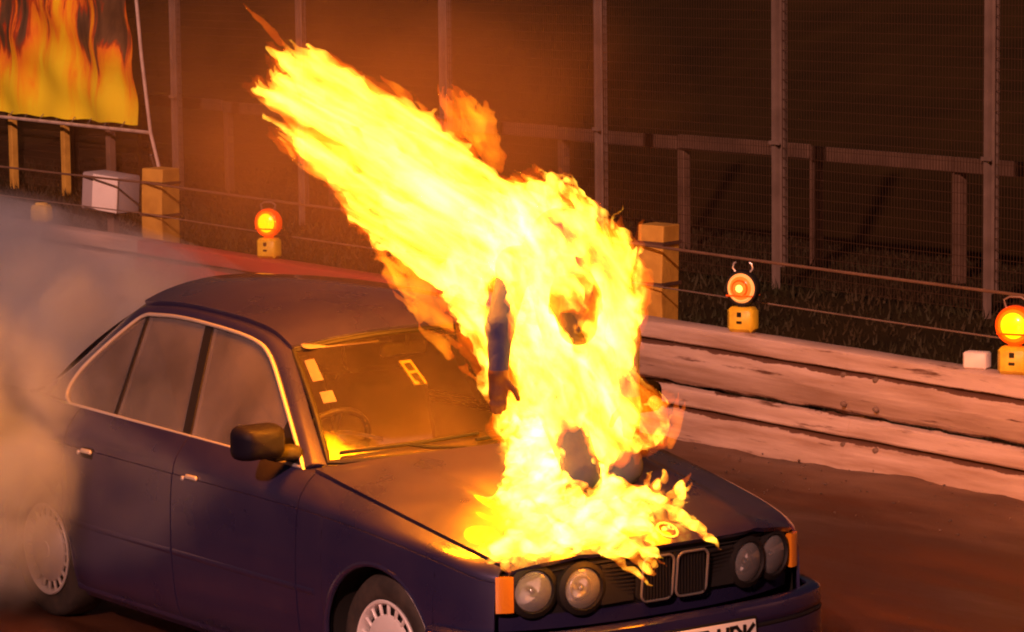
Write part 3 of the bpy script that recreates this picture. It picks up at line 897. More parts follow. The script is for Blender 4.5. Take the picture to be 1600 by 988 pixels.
# corner indicators
for sg in (-1, 1):
    P_ = []
    for k in range(9):
        a = k / 8 * .42
        y = .664 + .100 * (1 - (1 - a) ** 1.7); x = .664 - .125 * a ** 1.6
        P_.append((x, y))
    g = MB(); g.grid([[(x + .012, sg * (y + .012), z) for (x, y) in (P_ if sg > 0 else P_)] for z in (.556, .563, .60, .65, .684, .690)])
    o = g.build('indicator', AMBERGLASS, car); solid(o, .03, -1 if sg > 0 else 1)
# kidney grilles
def rounded(w_, h_, r_, n=6):
    pts = []
    for (cx, cz, a0) in ((w_ / 2 - r_, h_ / 2 - r_, 0), (-w_ / 2 + r_, h_ / 2 - r_, 90), (-w_ / 2 + r_, -h_ / 2 + r_, 180), (w_ / 2 - r_, -h_ / 2 + r_, 270)):
        for k in range(n + 1): pts.append((cx + r_ * math.cos(R(a0 + 90 * k / n)), cz + r_ * math.sin(R(a0 + 90 * k / n))))
    return pts
for sg in (-1, 1):
    cy_, cz_ = sg * .083, .628
    kx = .785
    ring = [(kx + (.0 if z > 0 else -.0) - .02 * (-z / .09) * .5, cy_ + y, cz_ + z) for (y, z) in rounded(.148, .172, .030)]
    b = MB(); b.tube(ring, .0052, 8, closed=True, up=(1, 0, 0)); kd = b.build('kidney_grille', DIMCHROME, car)
    b = MB(); b.prism([(p[0] - .03, p[1], p[2]) for p in ring], (-.015, 0, 0)); b.build('grille_back', DARK, kd, smooth=False)
    for k in range(9):
        yy = cy_ - .060 + .120 * k / 8
        b = MB(); b.box((kx - .012, yy, cz_), (.022, .0045, .155)); b.build('grille_bar', TRIMBLACK, kd, smooth=False)
    # slatted side grilles between kidney and lamp
    gr = MB(); gr.box((.742, sg * .245, .625), (.01, .150, .150)); gr_o = gr.build('side_grille', DARK, car, smooth=False)
    for k in range(9):
        z = .562 + .0160 * k
        ya, yb_ = sg * .168, sg * .318
        b = MB(); b.add([(nose_pt(y, z)[0] + dx, y, z + dz) for y in np.linspace(ya, yb_, 6) for (dx, dz) in ((.004, -.0036), (.017, -.0025), (.017, .0025), (.004, .0036))],
                        [(i * 4 + a, i * 4 + (a + 1) % 4, i * 4 + 4 + (a + 1) % 4, i * 4 + 4 + a) for i in range(5) for a in range(4)])
        b.build('grille_slat', TRIMBLACK, gr_o, smooth=False)
# bumpers
def bumper(plan, name, zlo, zhi, flip):
    pl = spline(plan, 10)
    full = [(x, -y) for (x, y) in pl[::-1]] + [(x, y) for (x, y) in pl[1:]]
    sec = [(-.05, zhi - .004), (-.018, zhi), (.0, zhi - .012), (.004, zhi - .05), (.000, zhi - .075), (-.008, zhi - .080), (-.008, zhi - .092), (.004, zhi - .098), (.006, (zlo + zhi) / 2 - .06), (-.012, zlo + .02), (-.05, zlo)]
    rows = []
    F_ = np.array(full)
    tg = np.gradient(F_, axis=0); nr = np.stack([tg[:, 1], -tg[:, 0]], 1); nr /= np.linalg.norm(nr, axis=1)[:, None]
    if (nr[len(nr) // 2] @ np.array([1 if not flip else -1, 0])) < 0: nr = -nr
    for (o_, z) in sec: rows.append([(F_[i, 0] + nr[i, 0] * o_, F_[i, 1] + nr[i, 1] * o_, z) for i in range(len(F_))])
    g = MB(); g.grid(rows if flip else rows[::-1])
    o = g.build(name, PAINT, car, sharp=50); solid(o, .012, 0)
    g = MB(); g.tube([(F_[i, 0] + nr[i, 0] * .0, F_[i, 1] + nr[i, 1] * .0, zhi - .086) for i in range(len(F_))], .011, 8); g.build('rub_strip', TRIMBLACK, o)
    return o
fb = bumper([(.865, 0), (.86, .25), (.835, .50), (.79, .66), (.715, .785), (.60, .838), (.47, .862), (.385, .868)], 'front_bumper', .215, .485, False)
bumper([(-3.985, 0), (-3.98, .3), (-3.955, .55), (-3.90, .70), (-3.80, .80), (-3.6, .855), (-3.25, .872)], 'rear_bumper', .26, .52, True)
# number plate
pm = Matrix.Rotation(R(-4), 3, 'Y')
b = MB(); b.box((.882, .045, .375), (.012, .545, .118), pm, .004); plate = b.build('number_plate', PLATE, fb, sharp=60)
b = MB(); b.box((.876, .045, .375), (.012, .565, .138), pm, .004); b.build('plate_frame', TRIMBLACK, fb, sharp=60)
STROKES = {'7': [((0, 1), (1, 1)), ((1, 1), (.35, 0))], 'H': [((0, 0), (0, 1)), ((1, 0), (1, 1)), ((0, .5), (1, .5))],
           'D': [((0, 0), (0, 1)), ((0, 1), (.6, 1)), ((.6, 1), (1, .75)), ((1, .75), (1, .25)), ((1, .25), (.6, 0)), ((.6, 0), (0, 0))],
           'K': [((0, 0), (0, 1)), ((0, .42), (1, 1)), ((.32, .6), (1, 0))]}
yc = .045 + .2725 - .020
for ch in 'KDH 7'[::1]:
    if ch == ' ':
        yc -= .034; continue
    b = MB(); wch, hch = .044, .079
    for (p0, p1) in STROKES[ch]:
        a = Vector((0, yc - wch + p0[0] * wch, .336 + p0[1] * hch)); c_ = Vector((0, yc - wch + p1[0] * wch, .336 + p1[1] * hch))
        d_ = (c_ - a); L = d_.length; th_ = math.atan2(d_.z, d_.y)
        b.box((.8905 + (.375 - (a.z + c_.z) / 2) * .07, (a.y + c_.y) / 2, (a.z + c_.z) / 2), (.004, L + .012, .0135), Matrix.Rotation(th_, 3, 'X'))
    b.build('plate_character', INK, plate, smooth=False)
    yc -= wch + .020
# side rub strip, sill, repeater, reflector, handles
for sg in (-1, 1):
    for nm, (xa, xb) in {'front_wing': (-.50, -.37), 'front_door': (-1.465, -.505), 'rear_door': (-2.40, -1.475)}.items():
        if nm == 'rear_door': xb, xa = -1.475, -2.37
        b = MB(); b.tube([(x, sg * (side_point(x, .495) + .003), .495) for x in np.linspace(xa + .004, xb - .004, 16)], .021, 10, flat=.55, up=(0, 0, 1))
        b.build('rub_strip', PAINT, doors[nm, sg])
    b = MB(); b.tube([(x, sg * (side_point(x, .20) - .004), .205) for x in np.linspace(-2.39, -.375, 30)], .030, 10, flat=.7, up=(0, 0, 1)); b.build('sill', PAINT, car)
    b = MB(); b.box((-.395 + .07, sg * (side_point(-.33, .56) + .002), .562), (.062, .012, .026), None, .004); 
    o = b.build('side_repeater', AMBERGLASS, doors['front_wing', sg], sharp=60); o['label'] = 'amber side repeater'
    b = MB(); b.box((.43, sg * .874, .455), (.05, .012, .026), Matrix.Rotation(sg * -R(6), 3, 'Z'), .004); b.build('side_reflector', AMBERGLASS, fb, sharp=60)
    for nm, hx in (('front_door', -1.315), ('rear_door', -2.205)):
        y = side_point(hx, .815)
        b = MB(); b.box((hx, sg * (y + .004), .812), (.112, .02, .052), None, .008); hd = b.build('handle', TRIMBLACK, doors[nm, sg], sharp=60)
        b = MB(); b.box((hx + .006, sg * (y + .018), .824), (.088, .016, .022), None, .006); b.build('handle_grip', CHROME, hd, sharp=60)
        b = MB(); b.lathe([(.011, -.01), (.011, .018), (.007, .022), (0, .022)], (hx - .068, sg * y, .812), 'y', 16, sg); b.build('lock', CHROME, hd)
    # cabin side: window outline on the leaning side plane
def yside(z): return .773 - (z - .95) * .41
DLO_A = [(-.590, .948), (-.80, 1.118), (-1.00, 1.278), (-1.075, 1.330)]
DLO_T = [(-1.075, 1.330), (-1.16, 1.368), (-1.32, 1.394), (-1.598, 1.412), (-1.88, 1.420), (-2.122, 1.410)]
DLO_C = [(-2.122, 1.410), (-2.20, 1.385), (-2.37, 1.275), (-2.53, 1.150), (-2.595, 1.065), (-2.598, 1.015), (-2.545, .985)]
CA = [(-.545, .695, .955), (-.72, .648, 1.105), (-.90, .590, 1.262), (-1.02, .552, 1.358)]
CT = [(-1.02, .552, 1.358), (-1.15, .548, 1.408), (-1.35, .543, 1.436), (-1.62, .538, 1.452), (-1.95, .525, 1.455), (-2.30, .505, 1.430)]
CC = [(-2.30, .505, 1.430), (-2.42, .512, 1.380), (-2.60, .542, 1.262), (-2.80, .578, 1.130), (-2.94, .605, 1.05), (-3.02, .630, 1.01), (-3.05, .70, .990)]
def d3(p): return (p[0], yside(p[1]), p[1])
dA, dT, dC = (np.array([d3(p) for p in spline(q, 8)]) for q in (DLO_A, DLO_T, DLO_C))
eA, eT, eC = spline(CA, 8), spline(CT, 8), spline(CC, 8)
def resample(P, n):
    P = np.asarray(P); L = np.r_[0, np.cumsum(np.linalg.norm(np.diff(P, axis=0), axis=1))]
    t = np.linspace(0, L[-1], n); return np.stack([np.interp(t, L, P[:, k]) for k in range(3)], 1)
dlo = np.concatenate([resample(dA, 16)[:-1], resample(dT, 26)[:-1], resample(dC, 26)])
edge = np.concatenate([resample(eA, 16)[:-1], resample(eT, 26)[:-1], resample(eC, 26)])
def flipy(P, sg): P = np.array(P, float); P[..., 1] *= sg; return P
rows = []
for k in range(6):
    t = k / 5
    P = dlo * (1 - t) + edge * t
    P[:, 2] += .012 * math.sin(math.pi * t); P[:, 1] += .010 * math.sin(math.pi * t)
    rows.append(P)
xsr = np.linspace(0, 1, 41)
def roof_pt(u, v):
    e_ = resample(eT, 60)
    return None
eTr = resample(eT, 44)
G_ = []
crownf = curve([-1.02, -1.2, -1.5, -1.85, -2.2, -2.4], [.052, .060, .064, .064, .070, .072])
for i in range(44):
    x, y, z = eTr[i]
    f_ = (i / 43)
    row = []
    for u in np.linspace(-1, 1, 41):
        bow = (1 - u * u)
        xx = x + bow * (.085 * (1 - f_) ** 2.0 - .11 * f_ ** 2.5)
        row.append((xx, u * y, z + float(crownf(x)) * bow))
    G_.append(row)
g = MB(); g.grid(G_); roof = g.build('roof', PAINT, car, sharp=70); solid(roof, .02, 1)
for sg in (-1, 1):
    g = MB(); g.grid([flipy(P, sg) for P in (rows if sg > 0 else rows[::-1])])
    o = g.build('side_frame', PAINT, roof, sharp=60); solid(o, .02, -1)
    # bright surround
    bottom = np.array([d3((x, .948 + (x + .59) * (.985 - .948) / (-2.545 + .59))) for x in np.linspace(-2.545, -.59, 30)])
    loop = np.concatenate([dlo, bottom[1:-1]])
    b = MB(); b.tube([(p[0], sg * (p[1] + .006), p[2]) for p in loop], .0085, 8, closed=True, up=(0, 1, 0)); b.build('window_surround', CHROME, car)
    # panes
    top = np.concatenate([dlo[::1]])
    def ztop(x):
        m_ = (dlo[:, 2] > 1.0)
        return np.interp(-x, -dlo[:, 0][::1], dlo[:, 2]) if False else None
    def pane(xa0, xa1, xb0, xb1):
        """polygon between a front line (top xa1, bottom xa0) and a rear line (top xb1, bottom xb0)"""
        pts = []
        zb0 = lambda x: .948 + (x + .59) * (.985 - .948) / (-2.545 + .59)
        lim_f = lambda x, z: x <= xa0 + (xa1 - xa0) * (z - .95) / .46
        lim_r = lambda x, z: x >= xb0 + (xb1 - xb0) * (z - .95) / .46
        for p in loop:
            if lim_f(p[0], p[2]) and lim_r(p[0], p[2]): pts.append((p[0], p[2]))
        for (xx0, xx1) in ((xa0, xa1), (xb0, xb1)):
            for z_t in (.0, 1.0):
                # crossing of the line with the outline: bottom and top
                best = None
                for i in range(len(loop)):
                    p, q_ = loop[i], loop[(i + 1) % len(loop)]
                    f0 = p[0] - (xx0 + (xx1 - xx0) * (p[2] - .95) / .46); f1 = q_[0] - (xx0 + (xx1 - xx0) * (q_[2] - .95) / .46)
                    if f0 * f1 < 0:
                        t = f0 / (f0 - f1); c_ = p + (q_ - p) * t
                        if (c_[2] > 1.15) == (z_t > .5): best = (c_[0], c_[2])
                if best: pts.append(best)
        c_ = np.mean(pts, 0)
        pts = sorted(set((round(a, 5), round(z, 5)) for (a, z) in pts), key=lambda p: math.atan2(p[1] - c_[1], p[0] - c_[0]))
        return [(x, sg * (yside(z) - .006 + .010 * (1 - ((z - 1.18) / .25) ** 2)), z) for (x, z) in pts]
    for nm, args in (('front_door', (-.3, -.3, -1.485, -1.585)), ('rear_door', (-1.560, -1.650, -2.130, -2.125)), ('rear_door', (-2.160, -2.150, -3, -3))):
        if nm == 'front_door': args = (0, 0, args[2], args[3])
        P_ = pane(*args)
        n_ = len(P_); cx_ = np.mean([p[0] for p in P_]); b = MB()
        cz_ = np.mean([p[2] for p in P_]); cp = (cx_, sg * (yside(cz_) + .004), cz_)
        In = [(p[0], p[1] - sg * .004, p[2]) for p in P_]; ci = (cp[0], cp[1] - sg * .004, cp[2])
        b.add(list(P_) + [cp] + In + [ci], [(i, (i + 1) % n_, n_) for i in range(n_)] + [(n_ + 1 + (i + 1) % n_, n_ + 1 + i, 2 * n_ + 1) for i in range(n_)] + [((i + 1) % n_, i, n_ + 1 + i, n_ + 1 + (i + 1) % n_) for i in range(n_)])
        if sg > 0: b.f = [f_[::-1] for f_ in b.f]
        b.build('window', SIDE_GLASS, doors[nm, sg], smooth=False)
    for (x0, x1, wd, nm) in ((-1.5225, -1.6175, .062, 'front_door'), (-2.145, -2.1375, .022, 'rear_door')):
        b = MB(); P_ = []
        for (z, s_) in ((.957 if wd > .05 else .972, 0), (1.405, 1)):
            xm = x0 + (x1 - x0) * s_
            P_.append((xm, sg * (yside(z) + .002), z))
        b.prism([(P_[0][0] - wd / 2, P_[0][1], P_[0][2]), (P_[0][0] + wd / 2, P_[0][1], P_[0][2]), (P_[1][0] + wd / 2, P_[1][1], P_[1][2]), (P_[1][0] - wd / 2, P_[1][1], P_[1][2])], (0, -sg * .02, 0))
        b.build('pillar_trim', TRIMBLACK, doors[nm, sg], smooth=False)
    b = MB(); b.prism([(x, sg * (yside(z) + .010), z) for (x, z) in ((-.615, .958), (-.835, .962), (-.800, 1.105))], (0, -sg * .012, 0)); b.build('mirror_sail', TRIMBLACK, doors['front_door', sg], smooth=False)
    # door mirror
    mo = MB()
    prof = []
    for k in range(9):
        a = k / 8
        prof.append((a, math.sqrt(max(0.0, 1 - (2 * a - 1) ** 4))))
    secs = []
    for (dx, sc) in ((-.055, .93), (-.045, .99), (-.01, 1.0), (.03, .93), (.055, .74), (.066, .42), (.068, .0)):
        ring = []
        for (y, z) in rounded(.215 * max(sc, .01), .138 * max(sc, .01), .04 * max(sc, .01), 5):
            ring.append((-.635 + dx - .10 * y * 0, sg * (.955 + y + (.02 if sc < .5 else 0)), 1.062 + z))
        secs.append(ring + ring[:1])
    mo.grid(secs); mir = mo.build('door_mirror', MIRRORCASE, doors['front_door', sg])
    b = MB(); b.prism([(-.693, sg * (.955 + y), 1.062 + z) for (y, z) in rounded(.19, .115, .03, 4)], (.006, 0, 0)); b.build('mirror_glass', REFLECTOR, mir, smooth=False)
    b = MB(); b.box((-.66, sg * .83, 1.005), (.09, .14, .055), None, .015); b.build('mirror_arm', TRIMBLACK, mir, sharp=60)
# windscreen and rear window
def screen(bot_c, bot_e, top_c, top_e, bulge, n=33, m=17):
    g_ = []
    for j in range(m):
        t = j / (m - 1); row = []
        for i in range(n):
            u = -1 + 2 * i / (n - 1); q = 1 - abs(u) ** 2.2
            bp_ = Vector((bot_e[0] + (bot_c[0] - bot_e[0]) * q, u * bot_e[1], bot_e[2] + (bot_c[2] - bot_e[2]) * q))
            tp_ = Vector((top_e[0] + (top_c[0] - top_e[0]) * q, u * top_e[1], top_e[2] + (top_c[2] - top_e[2]) * q))
            p = bp_.lerp(tp_, t); s_ = math.sin(math.pi * t)
            row.append((p.x + bulge * s_, p.y, p.z + abs(bulge) * .7 * s_))
        g_.append(row)
    return g_
ws = screen((-.345, 0, .982), (-.552, .686, .962), (-.945, 0, 1.402), (-1.022, .546, 1.352), .015)
g = MB(); g.grid(ws); wind = face_to(g.build('windscreen', SCREEN_GLASS, car, sharp=180), (1, 0, 1))
per = [p for p in ws[0]] + [r_[-1] for r_ in ws[1:]] + [p for p in ws[-1][::-1]][1:] + [r_[0] for r_ in ws[::-1]][1:-1]
b = MB(); b.tube(per, .013, 8, closed=True, up=(1, 0, .8)); b.build('windscreen_seal', TRIMBLACK, wind)
b = MB(); b.tube([(p[0] + .006, p[1], p[2] + .012) for p in ws[-1]], .006, 8); b.build('screen_trim', TRIMBLACK, wind)
rw = screen((-3.10, 0, 1.03), (-2.99, .615, 1.02), (-2.44, 0, 1.49), (-2.33, .50, 1.425), -.02)
g = MB(); g.grid([r_[::-1] for r_ in rw]); face_to(g.build('rear_window', SIDE_GLASS, car, sharp=180), (-1, 0, 1))
# scuttle, boot, tail
g = MB(); g.grid([[bonnet_pt(u, 0, -.012) for u in us], [(-.355 - .205 * abs(u) ** 2.2 - .0, u * .70, .962 + .012 * (1 - u * u)) for u in us]]); g.build('scuttle', TRIMBLACK, car)
for sg in (-1, 1):      # top of the wing between bonnet edge, screen pillar and belt
    g = MB(); g.add([(-.30, sg * .758, .893), (-.52, sg * .776, .928), (-.62, sg * .776, .934), (-.60, sg * .70, .945), (-.50, sg * .70, .952)], [(0, 1, 2, 3, 4) if sg > 0 else (4, 3, 2, 1, 0)])
    o = g.build('wing_top', PAINT, doors['front_wing', sg], smooth=False); solid(o, .01, 0)
g = MB(); g.grid([[(x, u * float(ybf(x)), float(zbf(x)) + .03 * (1 - u * u) + .006) for u in np.linspace(-1, 1, 21)] for x in np.linspace(-3.86, -2.95, 16)]); o = g.build('boot_lid', PAINT, car, sharp=60); solid(o, .015, -1)
g = MB(); g.grid([[(-3.86 - .04 * (1 - u * u), u * (.69 + .03 * (1 - k / 3)), .5 + (.46 - 0) * k / 3) for u in np.linspace(-1, 1, 21)] for k in range(4)]); g.build('tail_panel', PAINT, car)
RED = material('tail_lamp_red', (.5, .02, .01), .2, coat=1)
for sg in (-1, 1):
    b = MB(); b.box((-3.885, sg * .50, .74), (.03, .30, .16), None, .01); b.build('tail_lamp', RED, car, sharp=60)
g = MB(); g.box((-1.6, 0, .25), (4.3, 1.45, .12)); g.box((-.2, 0, .47), (1.2, 1.06, .40)); g.build('underbody', DARK, car, smooth=False)
# wipers
for (y0, ln) in ((-.30, .58), (.22, .52)):
    b = MB(); pts = []
    for k in range(12):
        t = k / 11
        y = y0 - .06 + ln * (t - .5) * 1.0
        u = y / .686; j = .055 + .05 * (t if y0 < 0 else t)
        q = 1 - abs(u) ** 2.2
        bp_ = Vector((-.552 + .207 * q, y, .962 + .02 * q)); tp_ = Vector((-1.022 + .077 * q, y * .8, 1.352 + .05 * q))
        p = bp_.lerp(tp_, j); pts.append((p.x + .018, p.y, p.z + .014))
    b.tube(pts, .008, 6)
    a = pts[3 if y0 < 0 else 2]
    b.tube([pts[5], (pts[5][0] + .03, pts[5][1] + .10, pts[5][2] - .02), (-.345 - .2 * (abs(y0 + .2) / .686) ** 2.2, y0 + .22, .985)], .009, 6)
    b.build('wiper', TRIMBLACK, wind)
# wheels
for c in AX:
    for sg in (-1, 1):
        cc = (c, sg * .812, .31)
        t_ = MB(); t_.lathe([(.205, -.17), (.24, -.185), (.285, -.178), (.308, -.155), (.3125, -.11), (.3125, -.05), (.308, -.022), (.292, .0), (.262, .010), (.232, .008), (.206, -.004), (.204, -.02), (.204, -.17)], cc, 'y', 64, sg)
        wh = t_.build('wheel', RUBBER, car, sharp=60)
        t_ = MB(); t_.lathe([(.206, -.006), (.209, .004), (.204, .009), (.196, .007), (.190, -.004), (.185, -.03), (.185, -.15)], cc, 'y', 64, sg); t_.build('rim', SILVER, wh)
        t_ = MB(); t_.lathe([(.186, -.035), (.0, -.035)], cc, 'y', 40, sg); t_.build('rim_well', DARK, wh)
        t_ = MB(); t_.lathe([(.150, -.014), (.148, -.006), (.140, -.001), (.10, .004), (.055, .006), (.035, .006), (.032, .010), (.0, .011)], cc, 'y', 64, sg); t_.build('hub_cover', SILVER, wh)
        for k in range(20):
            a = 2 * math.pi * k / 20
            m_ = Matrix.Rotation(-a, 3, 'Y')
            b = MB(); b.box(Vector(cc) + m_ @ Vector((.169, -sg * .010, 0)), (.046, .014, .012), m_, .003); b.build('spoke', SILVER, wh, sharp=60)
# cabin
b = MB(); b.grid([[(x, y, z) for y in np.linspace(-.66, .66, 13)] for (x, z) in ((-.42, .93), (-.60, .962), (-.80, .962), (-.93, .935), (-.98, .86), (-.96, .62))]); b.build('dashboard', DASH, car)
b = MB(); b.grid([[(-.90 - .10 * math.sin(math.pi * k / 8), -.36 - .17 + .34 * k / 8, .955 + j * .018 + .035 * math.sin(math.pi * k / 8)) for k in range(9)] for j in (0, 1)]); b.build('instrument_hood', DASH, car)
tw = Matrix.Rotation(R(-62), 3, 'Y')
b = MB(); b.tube([Vector((-1.05, -.36, .93)) + tw @ Vector((.185 * math.cos(a), .185 * math.sin(a), 0)) for a in np.linspace(0, 2 * math.pi, 40)[:-1]], .015, 8, closed=True); stw = b.build('steering_wheel', TRIMBLACK, car)
b = MB()
for a in (0, 180, 90): b.tube([Vector((-1.05, -.36, .93)), Vector((-1.05, -.36, .93)) + tw @ Vector((.18 * math.cos(R(a)), .18 * math.sin(R(a)), 0))], .017, 6)
b.lathe([(.0, .0), (.06, -.01), (.07, -.03)], (-1.05, -.36, .93), 'x', 20); b.build('steering_boss', TRIMBLACK, stw)
def seat(x, y):
    b = MB(); b.box((x + .05, y, .50), (.52, .50, .16), Matrix.Rotation(R(-8), 3, 'Y'), .05); st_ = b.build('seat', CABIN, car, sharp=80)
    b = MB(); b.box((x - .26, y, .83), (.15, .50, .58), Matrix.Rotation(R(-16), 3, 'Y'), .06); b.build('backrest', CABIN, st_, sharp=80)
    b = MB(); b.box((x - .37, y, 1.17), (.09, .27, .17), Matrix.Rotation(R(-14), 3, 'Y'), .04); b.build('headrest', CABIN, st_, sharp=80)
seat(-1.45, -.37); seat(-1.45, .37)
b = MB(); b.box((-2.30, 0, .50), (.5, 1.25, .18), None, .05); b.box((-2.58, 0, .80), (.16, 1.25, .56), Matrix.Rotation(R(-20), 3, 'Y'), .06); b.build('rear_bench', CABIN, car, sharp=80)
b = MB(); b.box((-2.82, 0, .99), (.36, 1.2, .02)); b.build('parcel_shelf', CABIN, car, smooth=False)
for sg in (-1, 1):
    b = MB(); b.grid([[(x, sg * (yside(max(z, .95)) - .075), z) for x in np.linspace(-.60, -2.7, 6)] for z in (.35, .94)]); b.build('door_card', CABIN, car, smooth=False)
g = MB(); g.grid([[(p[0], p[1] * .97, p[2] - .035) for p in r_[2:-2]] for r_ in G_[1:-1:3]]); g.build('headlining', BEIGE, car)
b = MB(); b.box((-1.02, .0, 1.318), (.035, .235, .065), Matrix.Rotation(R(12), 3, 'Y'), .014); rv = b.build('rear_view_mirror', TRIMBLACK, car, sharp=60)
b = MB(); b.tube([(-1.0, 0, 1.33), (-.985, 0, 1.385)], .011, 8); b.build('mirror_stalk', TRIMBLACK, rv)
for y0 in (-.33, .33):
    b = MB(); b.prism([(-1.03 - .09 * (z / .1), y0 + y, 1.372 + .02 * (1 - (y0 / .55) ** 2) + z * .35) for (y, z) in rounded(.38, .13, .03, 4)], (-.01, 0, .012)); b.build('sun_visor', BEIGE, car, smooth=False)
# stickers on the windscreen
def ws_pt(u, t, off=.0):
    i = (u + 1) / 2 * 32; j = t * 16
    i0, j0 = min(31, int(i)), min(15, int(j)); fi, fj = i - i0, j - j0
    W_ = np.array(ws); p = (W_[j0, i0] * (1 - fi) + W_[j0, i0 + 1] * fi) * (1 - fj) + (W_[j0 + 1, i0] * (1 - fi) + W_[j0 + 1, i0 + 1] * fi) * fj
    return Vector(p) + Vector((.66, 0, .75)) * off
def sticker(u0, u1, t0, t1, mat, off=-.006, name='screen_card', th=.003):
    q = [ws_pt(u0, t0, off), ws_pt(u1, t0, off), ws_pt(u1, t1, off), ws_pt(u0, t1, off)]
    b = MB(); b.prism(q, Vector((-.66, 0, -.75)) * th); return b.build(name, mat, wind, smooth=False)
for (u0, u1, t0, t1) in ((-.945, -.875, .70, .90), (-.93, -.85, .50, .60)): sticker(u0, u1, t0, t1, CARD)
c0 = sticker(-.300, -.195, .545, .765, INK, -.010)
for (u0, u1, t0, t1) in ((-.295, -.275, .55, .76), (-.220, -.200, .55, .76), (-.275, -.220, .735, .76), (-.275, -.220, .645, .668), (-.275, -.258, .55, .58)):
    sticker(u0, u1, t0, t1, CARD, -.006, 'card_marking')

# ================================================================== the person and the fire
# local frame at the bonnet: a = along the picture plane (to the right seen from the stand), t = towards the stand, h = up
F0 = Vector((.1535, -.0184, .900))
FR = Vector((.58833, .80862, 0)); FT = Vector((.80862, -.58833, 0))
FM = Matrix(((FR.x, FT.x, 0, F0.x), (FR.y, FT.y, 0, F0.y), (0, 0, 1, F0.z), (0, 0, 0, 1)))
KPX = 1 / 397.5
def L(px, py, t=0.0):
    """traced picture units -> metres in the local frame, at depth t"""
    return np.array(((px - 890) * KPX - .02 * t, t, (755 - py) * KPX + .174 * t))
def hood_h(a, t): return -.217 * (.588 * a + .809 * t)
def Lhood(px, py, hh):
    a = (px - 890) * KPX
    f = (py - 755 + 397 * hh + 50.2 * a) / 171.5
    l = (a - .588 * f) / .809
    t = .809 * f - .588 * l
    return np.array((a, t, -.217 * f + hh - .05 * l * l))

